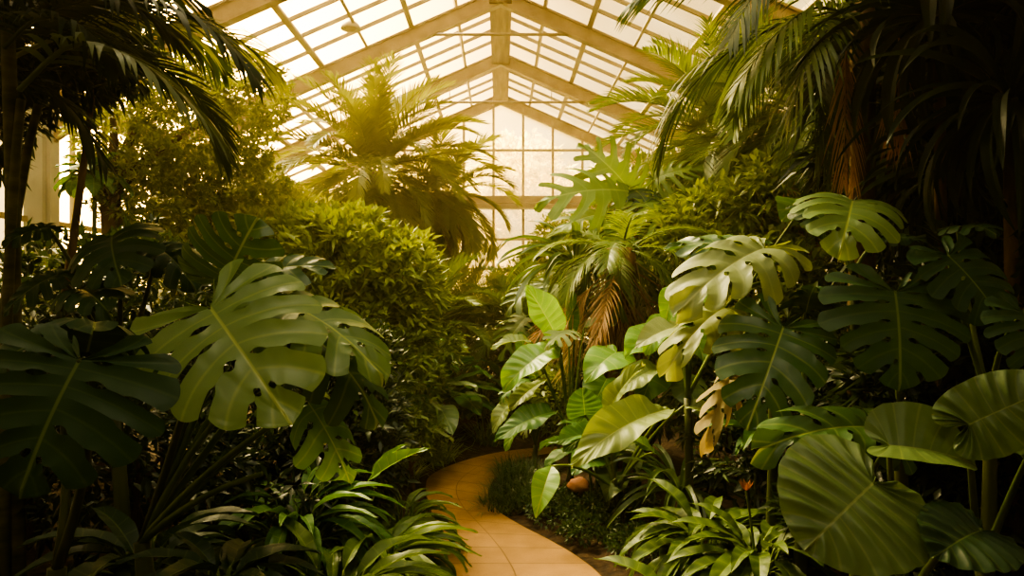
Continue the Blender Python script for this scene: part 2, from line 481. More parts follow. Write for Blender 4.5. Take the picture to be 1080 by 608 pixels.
def arc_pts(elev, L, droop, n=10, curve=1.3):
    """a frond spine in the XZ plane starting at elevation elev and bending down by droop radians"""
    pts = [Vector((0, 0, 0))]
    for i in range(n):
        t = (i + .5) / n
        a = elev - droop * t ** curve
        pts.append(pts[-1] + Vector((math.cos(a), 0, math.sin(a))) * L / n)
    return pts

def palm(name, label, base, top, trunk_r, L, nfr, mat='palm', elev=(80, -25), droop=1.3, nl=46, ll=.3, lw=.014, vee=.35, grav=.8,
         seed=0, trunk_mat='fibre', skirt=0, skirt_L=.6, cat='palm', bins=7, lean=None, nut=True, az=None, seg=3, group=None, rr=.008, ang=55, skirt_az=None):
    base = Vector(base); top = Vector(top)
    root = thing(name, label, cat, base, group)
    r = random.Random(seed + 100)
    n = 8
    mid = base.lerp(top, .5) + Vector((r.uniform(-.08, .08), 0, 0))
    pts = bez(base, mid, top, n)
    m = MB().tube(pts, [trunk_r * (1.15 - .2 * i / n + .08 * (i % 2)) for i in range(n + 1)], 10)
    m.build('trunk', MAT[trunk_mat], root, True)
    mes = []
    for b in range(bins):
        f = b / (bins - 1)
        e = math.radians(elev[0] + (elev[1] - elev[0]) * f)
        pp = arc_pts(e, L * (1 - .12 * abs(f - .5)), droop * (.75 + .4 * f))
        V_, F_ = frond_data(pp, nl, ll, lw, ang, vee, grav, seed * 31 + b, seg, rr=rr)
        mes.append(mesh('frond', V_, F_, MAT[mat]))
    for i in range(nfr):
        f = (i + .5) / nfr
        me = mes[min(bins - 1, int(f * bins))]
        o = link('frond', me, root)
        a = i * 2.39996 + r.uniform(-.2, .2)
        if az: a = math.radians(r.uniform(*az)) if not isinstance(az, list) else math.radians(az[i % len(az)] + r.uniform(-12, 12))
        o.location = top - base + Vector((math.cos(a), math.sin(a), -.5 * f)) * trunk_r * .6
        o.rotation_euler = (r.uniform(-.08, .08), r.uniform(-.1, .1), a)
        o.scale = [r.uniform(.86, 1.1)] * 3
    for i in range(skirt):
        e = math.radians(r.uniform(-25, -84) if skirt > 20 else r.uniform(-55, -82))
        pp = arc_pts(e, skirt_L * r.uniform(.7, 1.15), .35, 7)
        V_, F_ = frond_data(pp, 22, skirt_L * .34, .011, 34, .1, .9, seed * 7 + i, 3, .25, .5, rr * .7, .5)
        o = link('dead_frond', mesh('dead_frond', V_, F_, MAT['straw' if i % 4 == 1 else 'dead']), root)
        a = i * 2.39996 if skirt_az is None else math.radians(r.uniform(*skirt_az))
        o.location = top - base + Vector((math.cos(a) * trunk_r, math.sin(a) * trunk_r, -.1 - .3 * r.random()))
        o.rotation_euler = (0, 0, a)
        o['label'] = 'dry brown hanging frond'
    return root

def hero_frond(root, pts, nl, ll, lw, mat, seed=1, grav=1.2, vee=.1, ang=60, seg=5, name='frond', rr=.009, start=.15, n=14):
    off = Vector(root.location)
    sm = [Vector(crom([tuple(p) for p in pts], i / n)) - off for i in range(n + 1)]
    V_, F_ = frond_data(sm, nl, ll, lw, ang, vee, grav, seed, seg, start, rr=rr)
    return link(name, mesh(name, V_, F_, MAT[mat]), root)

# ------------------------------------------------------------------ bushes
def leaves_np(pos, dirs, L, W, sag=.18, jit=.5, seed=0):
    """many small folded leaves at pos along dirs, as arrays (verts, tris)"""
    r = np.random.RandomState(seed)
    N = len(pos)
    d = dirs + r.normal(0, jit, (N, 3)) * .5
    d /= np.linalg.norm(d, axis=1)[:, None] + 1e-9
    up = np.tile(np.array([0, 0, 1.]), (N, 1)) + r.normal(0, .45, (N, 3))
    s = np.cross(d, up); s /= np.linalg.norm(s, axis=1)[:, None] + 1e-9
    n = np.cross(s, d)
    L = (L * r.uniform(.7, 1.25, N))[:, None]; W = (W * r.uniform(.75, 1.2, N))[:, None]
    g = np.array([0, 0, -1.])
    v = np.empty((N, 6, 3))
    v[:, 0] = pos
    m1 = pos + d * L * .45 - n * W * .12
    v[:, 1] = m1 - s * W * .5 + n * W * .2
    v[:, 2] = m1
    v[:, 3] = m1 + s * W * .5 + n * W * .2
    v[:, 4] = pos + d * L + g * L * sag
    v[:, 5] = pos + d * L * .12
    f = np.array([[5, 2, 1], [5, 3, 2], [1, 2, 4], [2, 3, 4]])
    fa = (np.arange(N)[:, None, None] * 6 + f[None]).reshape(-1, 3)
    return v.reshape(-1, 3), fa

def np_mesh(name, v, f, mat):
    me = bpy.data.meshes.new(name)
    me.vertices.add(len(v)); me.vertices.foreach_set('co', v.astype(np.float32).ravel())
    me.loops.add(len(f) * 3); me.loops.foreach_set('vertex_index', f.astype(np.int32).ravel())
    me.polygons.add(len(f)); me.polygons.foreach_set('loop_start', np.arange(0, len(f) * 3, 3, dtype=np.int32))
    me.polygons.foreach_set('loop_total', np.full(len(f), 3, dtype=np.int32))
    me.polygons.foreach_set('use_smooth', np.ones(len(f), dtype=bool))
    me.materials.append(mat); me.update(calc_edges=True); me.validate()
    return me

def blob_sprigs(blobs, ns, per, L, W, seed=0, inner=.25, low=-.35, sag=.18, spread=.75):
    """sprigs of leaves over the surface of a union of ellipsoids [(centre, radii)]"""
    r = np.random.RandomState(seed)
    area = np.array([(b[1][0] * b[1][1] + b[1][0] * b[1][2] + b[1][1] * b[1][2]) for b in blobs]); area = area / area.sum()
    P_, D_ = [], []
    for (c, rad), a in zip(blobs, area):
        n = max(3, int(ns * a))
        o = r.normal(0, 1, (n * 3, 3)); o /= np.linalg.norm(o, axis=1)[:, None]
        o = o[o[:, 2] > low][:n]
        n = len(o)
        shell = np.where(r.rand(n) < inner, r.uniform(.45, .85, n), r.uniform(.86, 1.08, n))
        p = np.array(c) + o * np.array(rad) * shell[:, None]
        P_.append(p); D_.append(o + np.array([0, 0, .35]))
    p = np.concatenate(P_); o = np.concatenate(D_)
    p = np.repeat(p, per, 0); o = np.repeat(o, per, 0)
    k = np.tile(np.arange(per), len(p) // per)
    rad = r.normal(0, 1, p.shape); rad /= np.linalg.norm(rad, axis=1)[:, None]
    d = o * (1 - spread * .5) + rad * spread
    p = p + o * L * .7 * (k / per - .5)[:, None] + rad * L * .12
    return leaves_np(p, d, L, W, sag, .35, seed + 1)

def bush(name, label, base, blobs, ns, per=9, L=.13, W=.034, mat='shrub', seed=0, cat='shrub', stems=4, stem_r=.018, low=-.35, inner=.25, sag=.18, spread=.75, group=None, stem_mat='bark', trunk=False):
    base = Vector(base); ns = int(ns * BUSH)
    root = thing(name, label, cat, base, group)
    bl = [((Vector(c) - base)[:], rad) for c, rad in blobs]
    v, f = blob_sprigs(bl, ns, per, L, W, seed, inner, low, sag, spread)
    link('foliage', np_mesh('foliage', v, f, MAT[mat]), root)
    r = random.Random(seed)
    for i in range(stems):
        c, rad = bl[i % len(bl)]
        e = Vector(c) + Vector((r.uniform(-.4, .4) * rad[0], r.uniform(-.4, .4) * rad[1], r.uniform(-.1, .3) * rad[2]))
        b = Vector((r.uniform(-.1, .1), r.uniform(-.1, .1), 0)) if not trunk else Vector((0, 0, 0))
        mid = b.lerp(e, .5) + Vector((r.uniform(-.12, .12), r.uniform(-.1, .1), .1))
        mb = MB().tube(bez(b, mid, e, 7), [stem_r * (1.2 - .8 * k / 7) for k in range(8)], 6)
        mb.build('stem', MAT[stem_mat], root, True) if False else link('stem', mesh('stem', mb.v, mb.f, MAT[stem_mat]), root)
    return root

def rosette(name, label, base, style, mat, n, L, elev=(80, 5), seed=0, cat='plant', h=0., az=None, pet=0., nvar=4, stem_r=.012, Lvar=.25, group=None, stem_mat='stem_dark', sx=1., spread=.03):
    """leaves spiralling out of one crown; with pet the leaves stand on stalks"""
    base = Vector(base)
    root = thing(name, label, cat, base, group)
    r = random.Random(seed + 9)
    crown = Vector((0, 0, h))
    if h > .05:
        mb = MB().tube([(0, 0, 0), (r.uniform(-.02, .02), 0, h * .5), (0, 0, h)], [stem_r * 1.2, stem_r, stem_r * .9], 7)
        link('stem', mesh('stem', mb.v, mb.f, MAT[stem_mat]), root)
    for i in range(n):
        f = (i + .5) / n
        e = math.radians(elev[0] + (elev[1] - elev[0]) * f ** .8 + r.uniform(-7, 7))
        a = i * 2.39996 + r.uniform(-.3, .3) if az is None else math.radians(r.uniform(*az))
        d = Vector((math.cos(a) * math.cos(e), math.sin(a) * math.cos(e), math.sin(e)))
        nn = Vector((-math.cos(a) * math.sin(e), -math.sin(a) * math.sin(e), math.cos(e)))
        nn = nn + Vector((r.uniform(-.3, .3), r.uniform(-.3, .3), 0))
        b = crown + Vector((math.cos(a), math.sin(a), 0)) * spread
        l = L * r.uniform(1 - Lvar, 1 + Lvar)
        if pet:
            e2 = min(e + .45, 1.5)
            d2 = Vector((math.cos(a) * math.cos(e2), math.sin(a) * math.cos(e2), math.sin(e2)))
            pl = pet * r.uniform(.7, 1.2)
            j = b + d2 * pl
            mb = MB().tube(bez(b, b + Vector((0, 0, pl * .55)) + d2 * pl * .1, j, 6), [stem_r * .6 * (1.3 - .5 * k / 6) for k in range(7)], 5)
            link('petiole', mesh('petiole', mb.v, mb.f, MAT['stem']), root)
            b = j
            d = Vector((math.cos(a) * math.cos(e - .5), math.sin(a) * math.cos(e - .5), math.sin(e - .5)))
            nn = Vector((-math.cos(a) * math.sin(e - .5), -math.sin(a) * math.sin(e - .5), math.cos(e - .5)))
        o = link('leaf', get_leaf(style, mat, i % nvar), root)
        o.matrix_local = Matrix.Translation(b) @ frame(d, nn).to_4x4() @ Matrix.Diagonal((l * sx, l, l, 1))
    return root

def grass_clump(name, label, base, n, L, W, mat='grass', seed=0, R=.12, cat='grass clump', group=None, flat=(1, 1)):
    r = random.Random(seed); V_ = []; F_ = []
    for i in range(n):
        a = r.uniform(0, 2 * PI); q = R * math.sqrt(r.random())
        c = Vector((math.cos(a) * q * flat[0], math.sin(a) * q * flat[1], 0)); a2 = a + r.uniform(-.9, .9)
        e = math.radians(r.uniform(28, 82)); l = L * r.uniform(.6, 1.2)
        d = Vector((math.cos(a2) * math.cos(e), math.sin(a2) * math.cos(e), math.sin(e)))
        s = Vector((-math.sin(a2), math.cos(a2), 0)); b0 = len(V_)
        for k in range(4):
            u = k / 3; w = W * (1 - u ** 1.6) + .0005
            V_ += [c - s * w / 2, c + s * w / 2]
            c = c + d * l / 3; d = (d + Vector((0, 0, -.62 * (1 + u)))).normalized() if k else (d + Vector((0, 0, -.25))).normalized()
        for k in range(3):
            F_.append((b0 + 2 * k, b0 + 2 * k + 1, b0 + 2 * k + 3, b0 + 2 * k + 2))
    o = link(name, mesh(name, V_, F_, MAT[mat]))
    o.location = base
    return tag(o, label, cat, group)

# ------------------------------------------------------------------ the greenhouse
HW, EAVE, APEX, Y0, Y1 = 5.1, 3.95, 6.2, -3.25, 16.0
SL = (APEX - EAVE) / HW
TR = [16.0 - 2.75 * i for i in range(8)]

def glass_mat(name, tint, frost):
    m, N, L = new_mat(name)
    t = N.new('ShaderNodeBsdfTransparent'); t.inputs[0].default_value = (*tint, 1)
    tl = N.new('ShaderNodeBsdfTranslucent'); tl.inputs[0].default_value = (.95, .90, .76, 1)
    g = N.new('ShaderNodeBsdfGlossy'); g.inputs['Roughness'].default_value = .15; g.inputs[0].default_value = (.9, .9, .85, 1)
    tc = N.new('ShaderNodeTexCoord'); nz = N.new('ShaderNodeTexNoise'); nz.inputs['Scale'].default_value = 1.3; nz.inputs['Detail'].default_value = 5
    L.new(tc.outputs['Object'], nz.inputs['Vector'])
    mr = N.new('ShaderNodeMapRange'); mr.inputs['From Min'].default_value = .3; mr.inputs['From Max'].default_value = .75
    mr.inputs['To Min'].default_value = frost * .55; mr.inputs['To Max'].default_value = min(1, frost * 1.5)
    L.new(nz.outputs['Fac'], mr.inputs['Value'])
    a = N.new('ShaderNodeMixShader'); L.new(mr.outputs[0], a.inputs[0]); L.new(t.outputs[0], a.inputs[1]); L.new(tl.outputs[0], a.inputs[2])
    b = N.new('ShaderNodeMixShader'); b.inputs[0].default_value = .03; L.new(a.outputs[0], b.inputs[1]); L.new(g.outputs[0], b.inputs[2])
    out = N.new('ShaderNodeOutputMaterial'); L.new(b.outputs[0], out.inputs['Surface'])
    return m
MAT['glass'] = glass_mat('dusty greenhouse glass', (.97, .89, .68), .14)
MAT['dimmed_glass'] = glass_mat('dimmed glass for foreground shade', (GLASS_DIM * 1.0, GLASS_DIM * .97, GLASS_DIM * .88), .10)  # invented near-bay glass, darkened to keep the foreground in shade
MAT['gable_glass'] = glass_mat('hazy gable glass', (.97, .90, .72), .22)

def struct_empty(name, loc=(0, 0, 0)):
    return tag(link(name, None), kind='structure')

def quad(name, pts, mat, parent):
    return link(name, mesh(name, pts, [tuple(range(len(pts)))], mat, False), parent)

# floor: the planted beds, lightly heaped away from the path
RE = [(.66, 3.2), (.585, 3.9), (.48, 4.25), (.33, 4.55), (.15, 4.85), (.0, 5.15), (-.09, 5.5), (-.085, 5.85), (-.02, 6.25), (.08, 6.6), (.24, 6.88), (.5, 7.05), (1.0, 7.2)]
LE = [(-.46, 3.2), (-.40, 3.9), (-.40, 4.25), (-.42, 4.6), (-.47, 5.0), (-.55, 5.4), (-.61, 5.8), (-.62, 6.15), (-.50, 6.5), (-.28, 6.84), (.0, 7.12), (.4, 7.32), (1.0, 7.45)]
RE = [(.95, .4), (.80, 1.8)] + RE
LE = [(-.62, .4), (-.55, 1.8)] + LE
def path_dist(x, y):
    best = 9
    for i in range(41):
        t = i / 40
        a = crom(RE, t); b = crom(LE, t)
        for k in range(5):
            q = k / 4
            d = math.hypot(x - (a[0] + (b[0] - a[0]) * q), y - (a[1] + (b[1] - a[1]) * q))
            if d < best: best = d
    return best
def soil_z(x, y):
    d = path_dist(x, y)
    return min(.13, max(-.035, (d - .16) * .22)) + .018 * math.sin(x * 5.1 + y * 2.3) * min(1, d) + .012 * math.sin(x * 11 - y * 9) * min(1, d)
gx = np.linspace(-HW, HW, 82); gy = np.linspace(Y0, Y1, 116)
vv = [(x, y, soil_z(x, y)) for y in gy for x in gx]
ff = [(j * 82 + i, j * 82 + i + 1, (j + 1) * 82 + i + 1, (j + 1) * 82 + i) for j in range(115) for i in range(81)]
floor = tag(link('floor', mesh('floor', vv, ff, MAT['soil'])), kind='structure')
g = MB(); g.box((0, 10, -.2), (120, 120, .1))
MAT['lawn'] = plain_mat('pale lawn outside', (.16, .20, .06), (.30, .32, .12), .6, .95)
tag(g.build('ground', MAT['lawn']), kind='structure')

# the paved path, with its tile joints drawn by a procedural brick texture along the path
pm, N, L = new_mat('warm sandstone paving')
at = N.new('ShaderNodeAttribute'); at.attribute_name = 'leafuv'
bk = N.new('ShaderNodeTexBrick'); bk.offset = 0.0; bk.inputs['Scale'].default_value = 1.0
bk.inputs['Brick Width'].default_value = .5; bk.inputs['Row Height'].default_value = .27; bk.inputs['Mortar Size'].default_value = .006
bk.inputs['Mortar Smooth'].default_value = .6
bk.inputs['Color1'].default_value = (.27, .155, .057, 1); bk.inputs['Color2'].default_value = (.235, .133, .046, 1); bk.inputs['Mortar'].default_value = (.12, .065, .02, 1)
L.new(at.outputs['Vector'], bk.inputs['Vector'])
tc = N.new('ShaderNodeTexCoord'); nz = N.new('ShaderNodeTexNoise'); nz.inputs['Scale'].default_value = 7; nz.inputs['Detail'].default_value = 6
L.new(tc.outputs['Object'], nz.inputs['Vector'])
mx = N.new('ShaderNodeMix'); mx.data_type = 'RGBA'; mx.blend_type = 'MULTIPLY'; mx.inputs['Factor'].default_value = .8
cr = ramp(N, [(.25, (.66, .62, .55)), (.7, (1, 1, 1))]); L.new(nz.outputs['Fac'], cr.inputs['Fac'])
L.new(bk.outputs['Color'], mx.inputs['A']); L.new(cr.outputs['Color'], mx.inputs['B'])
pb = N.new('ShaderNodeBsdfPrincipled'); L.new(mx.outputs['Result'], pb.inputs['Base Color']); pb.inputs['Roughness'].default_value = .62; pb.inputs['Specular IOR Level'].default_value = .3
bp = N.new('ShaderNodeBump'); bp.inputs['Strength'].default_value = .35; bp.inputs['Distance'].default_value = .01; bp.invert = True
L.new(bk.outputs['Fac'], bp.inputs['Height']); L.new(bp.outputs[0], pb.inputs['Normal'])
o_ = N.new('ShaderNodeOutputMaterial'); L.new(pb.outputs[0], o_.inputs['Surface'])
vs, fs, at_ = [], [], []
n = 110; K = 8; dist = 0; last = None
for i in range(n + 1):
    t = i / n
    a = crom(RE, t); b = crom(LE, t); c = ((a[0] + b[0]) / 2, (a[1] + b[1]) / 2)
    if last: dist += math.hypot(c[0] - last[0], c[1] - last[1])
    last = c
    for k in range(K + 1):
        q = k / K
        vs.append((b[0] + (a[0] - b[0]) * q, b[1] + (a[1] - b[1]) * q, .015)); at_.append((q, dist, 0, 1))
for i in range(n):
    for k in range(K):
        j = i * (K + 1) + k
        fs.append((j, j + 1, j + K + 2, j + K + 1))
# side skirts
for e in (0, K):
    s0 = len(vs)
    for i in range(n + 1):
        v = vs[i * (K + 1) + e]; vs.append((v[0], v[1], -.07)); at_.append((.02, at_[i * (K + 1) + e][1], 0, 1))
    for i in range(n):
        p, q = i * (K + 1) + e, (i + 1) * (K + 1) + e
        f = (p, q, s0 + i + 1, s0 + i)
        fs.append(f if e == 0 else f[::-1])
tag(link('path', mesh('path', vs, fs, pm, False, at_)), kind='structure')

# roof
roof = struct_empty('ceiling')
zt = lambda x: APEX - SL * abs(x)
for sd in (-1, 1):
    for i in range(len(TR) - 1):
        ya, yb = TR[i], TR[i + 1]
        quad('glass_bay', [(0, ya, APEX), (sd * HW, ya, EAVE), (sd * HW, yb, EAVE), (0, yb, APEX)], MAT['glass' if ya > 5.5 else 'dimmed_glass'], roof)
    for k in range(1, 8):
        x = sd * .66 * k
        w = .075 if (k % 2 == 0) else .04
        MB().bar((x, Y0, zt(x) - .07), (x, Y1, zt(x) - .07), w, .09, (sd * SL, 0, 1)).build('purlin', MAT['bar'], roof)
    for i in range(len(TR) - 1):
        for q in range(1, 5):
            y = TR[i] - 2.75 * q / 5
            MB().bar((0, y, APEX - .03), (sd * HW, y, EAVE - .03), .035, .05).build('glazing_bar', MAT['bar'], roof)
    for y in TR[:-1]:
        m = MB()
        a = Vector((0, y, APEX - .22)); b = Vector((sd * HW, y, EAVE - .22))
        m.bar(a, b, .05, .20); u = Vector((sd * SL, 0, 1)).normalized()
        m.bar(a + u * .10, b + u * .10, .13, .03); m.bar(a - u * .10, b - u * .10, .13, .03)
        # haunch where the rafter meets the wall
        m.bar(b + Vector((-sd * 1.5, 0, .66 - .18)), b + Vector((0, 0, -.55)), .06, .16)
        m.build('rafter', MAT['paint'], roof)
    MB().bar((sd * (HW - .02), Y0, EAVE - .06), (sd * (HW - .02), Y1, EAVE - .06), .22, .24).build('eave_beam', MAT['paint'], roof)
MB().box((0, (Y0 + Y1) / 2, APEX - .17), (.27, Y1 - Y0 - .1, .30)).box((0, (Y0 + Y1) / 2, APEX - .31), (.33, Y1 - Y0 - .1, .03)).build('ridge_beam', MAT['paint_dark'], roof)
for y, z in ((13.25, 5.17), (10.5, 5.43), (7.75, 5.43), (5.0, 5.43)):
    hw = (APEX - z - .2) / SL
    m = MB().tube([(-hw, y, z), (hw, y, z)], .024, 8)
    m.build('tie_rod', MAT['paint'], roof, True)
    for x in (-.95, .95):
        if abs(x) < hw - .3:
            MB().tube([(x, y, z), (x, y, zt(x) - .3)], .009, 6).build('hanger_rod', MAT['bar'], roof, True)

# gable wall at the end
wb = struct_empty('wall_back')
xs = [-.16 + .665 * k for k in range(-8, 9) if abs(-.16 + .665 * k) < HW - .1]
edges = [-HW] + xs + [HW]
for a, b in zip(edges[:-1], edges[1:]):
    pts = [(a, Y1, .55), (b, Y1, .55), (b, Y1, zt(b))]
    if a < 0 < b: pts.append((0, Y1, APEX))
    pts.append((a, Y1, zt(a)))
    quad('glass_strip', pts, MAT['gable_glass'], wb)
for x in xs:
    MB().bar((x, Y1 - .03, .5), (x, Y1 - .03, zt(x) - .2), .055, .07, (0, 1, 0)).build('mullion', MAT['bar'], wb)
for z in (4.82, 2.82, 2.15, 1.45):
    hw = min(HW, (APEX - z) / SL)
    MB().box((0, Y1 - .03, z), (2 * hw, .06, .05)).build('transom', MAT['bar'], wb)
m = MB().box((0, Y1 - .10, 3.70), (2 * HW, .18, .16)).box((0, Y1 - .14, 3.54), (2 * HW, .26, .10))
m.build('gutter_beam', MAT['paint'], wb)
MB().box((0, Y1, .22), (2 * HW + .2, .2, .7)).build('plinth', MAT['column'], wb)

# side walls
for nm, sd in (('wall_left', -1), ('wall_right', 1)):
    w = struct_empty(nm)
    for i in range(len(TR) - 1):
        ya, yb = TR[i], TR[i + 1]
        quad('glass_bay', [(sd * HW, ya, .55), (sd * HW, yb, .55), (sd * HW, yb, EAVE), (sd * HW, ya, EAVE)], MAT['glass' if ya > 8 else 'dimmed_glass'], w)
        for q in range(1, 4):
            y = ya - 2.75 * q / 4
            MB().box((sd * (HW - .02), y, 2.25), (.05, .045, 3.4)).build('mullion', MAT['bar'], w)
        MB().box((sd * (HW - .02), (ya + yb) / 2, 2.4), (.05, 2.75, .06)).build('transom', MAT['bar'], w)
    for y in TR[1:-1]:
        m = MB().box((sd * (HW - .10), y, 1.95), (.20, .30, 3.9))
        m.box((sd * (HW - .22), y, 1.95), (.05, .16, 3.9))
        m.build('column', MAT['column'], w)
    MB().box((sd * HW, (Y0 + Y1) / 2, .22), (.2, Y1 - Y0, .7)).build('plinth', MAT['column'], w)

# pendant lamp under the roof
lp = P(370, 27, 9.6)
lamp = thing('pendant_lamp', 'small round enamel pendant lamp hanging under the glass roof', 'lamp', lp)
m = MB(); m.lathe([(.0, .10), (.045, .095), (.05, .06), (.075, .05), (.115, .01), (.135, -.03), (.138, -.05), (.125, -.05), (.11, -.01), (.0, .02)], (0, 0, 0), 20)
link('lamp_shade', mesh('lamp_shade', m.v, m.f, MAT['lampmetal']), lamp)
m = MB().lathe([(0, -.075), (.05, -.068), (.075, -.04), (.07, -.01), (0, 0)], (0, 0, 0), 16)
link('bulb', mesh('bulb', m.v, m.f, MAT['paint']), lamp)
zr = zt(lp.x) - .1 - lp.z
m = MB().tube([(0, 0, .09), (0, 0, zr)], .008, 6)
link('cord', mesh('cord', m.v, m.f, MAT['bar']), lamp)

# pale trees standing outside behind the gable
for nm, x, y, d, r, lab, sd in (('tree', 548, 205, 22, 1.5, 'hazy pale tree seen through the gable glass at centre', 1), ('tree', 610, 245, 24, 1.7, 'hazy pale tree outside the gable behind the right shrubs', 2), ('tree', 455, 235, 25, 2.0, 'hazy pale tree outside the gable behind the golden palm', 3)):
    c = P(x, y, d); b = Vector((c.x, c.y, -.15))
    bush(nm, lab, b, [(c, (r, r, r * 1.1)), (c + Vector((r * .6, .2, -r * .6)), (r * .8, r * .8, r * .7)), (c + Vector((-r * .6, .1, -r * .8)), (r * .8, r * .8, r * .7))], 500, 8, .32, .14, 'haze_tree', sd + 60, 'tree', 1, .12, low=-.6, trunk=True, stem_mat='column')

# unseen gable behind the camera, its dimmed glass added to hold back light
wf = struct_empty('wall_front')
edges = [-HW + 2 * HW * k / 12 for k in range(13)]
for a, b in zip(edges[:-1], edges[1:]):
    quad('glass_strip', [(a, Y0, .55), (b, Y0, .55), (b, Y0, zt(b)), (a, Y0, zt(a))], MAT['dimmed_glass'], wf)
    MB().bar((a, Y0, .5), (a, Y0, max(zt(a) - .1, 1)), .055, .07, (0, 1, 0)).build('mullion', MAT['bar'], wf)
MB().box((0, Y0 + .1, 3.70), (2 * HW, .18, .3)).build('gutter_beam', MAT['paint'], wf)
MB().box((0, Y0, .22), (2 * HW + .2, .2, .7)).build('plinth', MAT['column'], wf)

# ------------------------------------------------------------------ left bed
Z = lambda p: Vector((p.x, p.y, 0))
def on_soil(x, y, dz=-.03): return Vector((x, y, soil_z(x, y) + dz))

# large lit monstera of the left foreground
b = on_soil(P(150, 0, 2.35).x, 2.35)
root = thing('monstera', 'large pale green split leaf monstera with the broad sunlit leaf in the left foreground', 'monstera', b)
crown = P(150, 572, 2.35)
stalk(root, [b, b.lerp(crown, .5) + Vector((.03, 0, 0)), crown], .035, .028)
L1 = [  # style, mat, joint, tip, normal, sx, var
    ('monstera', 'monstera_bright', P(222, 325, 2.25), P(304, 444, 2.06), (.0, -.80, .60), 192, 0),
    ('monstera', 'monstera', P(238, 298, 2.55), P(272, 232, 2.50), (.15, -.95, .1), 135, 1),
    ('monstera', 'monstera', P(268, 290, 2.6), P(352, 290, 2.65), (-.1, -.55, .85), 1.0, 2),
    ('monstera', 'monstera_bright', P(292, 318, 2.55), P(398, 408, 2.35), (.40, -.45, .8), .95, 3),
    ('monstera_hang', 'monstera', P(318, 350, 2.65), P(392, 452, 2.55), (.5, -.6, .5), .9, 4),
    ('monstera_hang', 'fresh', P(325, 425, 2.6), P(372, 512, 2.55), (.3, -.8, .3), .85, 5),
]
for i, (st, mt, a, t, n, sx, v) in enumerate(L1):
    leaf_between(root, st, mt, a, t, n, sx, v, **(dict(bend=.6, side=.55, fold=.22) if i == 0 else {}))
    c = crown.lerp(a, .55) + Vector((.02, .08, .10))
    petiole(root, crown, a, .011, c=c, mat='stem' if i else 'stem_dark')
# bare stalks leaning right from the crown
for tip in ((292, 446, 2.2), (276, 500, 2.2), (245, 424, 2.35)):
    t = P(*tip); petiole(root, crown, t, .011, c=crown.lerp(t, .5) + Vector((-.02, 0, .05)))

# dark monstera at the left edge
b = on_soil(P(40, 0, 1.95).x, 1.95)
root = thing('monstera', 'dark green monstera whose deeply shaded leaf fills the lower left corner', 'monstera', b)
crown = P(60, 600, 1.95)
stalk(root, [b, b.lerp(crown, .5), crown], .03, .025)
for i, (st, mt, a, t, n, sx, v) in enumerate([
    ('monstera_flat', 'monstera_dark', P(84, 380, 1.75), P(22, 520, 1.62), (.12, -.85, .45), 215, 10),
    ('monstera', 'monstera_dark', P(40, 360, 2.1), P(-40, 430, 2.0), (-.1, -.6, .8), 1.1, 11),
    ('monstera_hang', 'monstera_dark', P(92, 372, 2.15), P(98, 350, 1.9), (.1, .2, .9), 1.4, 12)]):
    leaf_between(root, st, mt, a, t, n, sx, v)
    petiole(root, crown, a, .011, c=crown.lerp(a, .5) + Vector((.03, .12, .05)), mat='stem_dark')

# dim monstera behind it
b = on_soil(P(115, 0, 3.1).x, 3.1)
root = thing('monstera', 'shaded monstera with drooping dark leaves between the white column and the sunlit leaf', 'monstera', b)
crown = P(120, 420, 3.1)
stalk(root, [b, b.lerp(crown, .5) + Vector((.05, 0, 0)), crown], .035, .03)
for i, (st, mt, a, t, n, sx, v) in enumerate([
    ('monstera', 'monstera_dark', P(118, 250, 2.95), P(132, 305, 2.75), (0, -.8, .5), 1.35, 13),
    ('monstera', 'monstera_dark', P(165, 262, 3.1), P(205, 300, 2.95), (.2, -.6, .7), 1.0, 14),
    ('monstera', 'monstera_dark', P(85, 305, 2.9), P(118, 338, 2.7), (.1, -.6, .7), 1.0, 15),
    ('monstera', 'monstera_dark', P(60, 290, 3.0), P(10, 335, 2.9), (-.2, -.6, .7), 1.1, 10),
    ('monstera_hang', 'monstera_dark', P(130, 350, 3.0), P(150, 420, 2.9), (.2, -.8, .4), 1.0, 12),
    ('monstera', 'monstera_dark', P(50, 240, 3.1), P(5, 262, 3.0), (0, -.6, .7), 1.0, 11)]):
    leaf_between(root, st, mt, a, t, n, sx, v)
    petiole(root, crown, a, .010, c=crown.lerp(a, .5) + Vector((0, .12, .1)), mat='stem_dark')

# feather palm in the upper left corner
b = on_soil(-2.25, 3.2)
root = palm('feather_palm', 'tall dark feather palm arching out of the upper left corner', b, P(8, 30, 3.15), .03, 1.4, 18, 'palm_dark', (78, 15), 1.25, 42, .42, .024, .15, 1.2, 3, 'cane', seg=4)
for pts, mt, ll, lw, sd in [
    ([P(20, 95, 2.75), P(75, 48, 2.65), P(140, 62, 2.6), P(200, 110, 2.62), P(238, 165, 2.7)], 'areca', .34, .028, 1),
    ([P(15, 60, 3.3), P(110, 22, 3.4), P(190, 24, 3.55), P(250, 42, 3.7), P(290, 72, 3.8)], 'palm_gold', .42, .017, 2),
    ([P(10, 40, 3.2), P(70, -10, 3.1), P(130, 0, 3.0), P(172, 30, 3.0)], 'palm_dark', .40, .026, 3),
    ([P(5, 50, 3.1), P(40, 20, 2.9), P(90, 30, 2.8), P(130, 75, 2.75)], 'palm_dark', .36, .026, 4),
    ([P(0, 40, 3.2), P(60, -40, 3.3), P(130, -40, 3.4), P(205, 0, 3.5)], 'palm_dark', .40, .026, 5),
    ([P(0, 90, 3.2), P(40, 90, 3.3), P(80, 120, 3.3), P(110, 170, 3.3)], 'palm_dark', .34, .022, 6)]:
    hero_frond(root, pts, 44 if lw < .02 else 30, ll, lw, mt, sd)
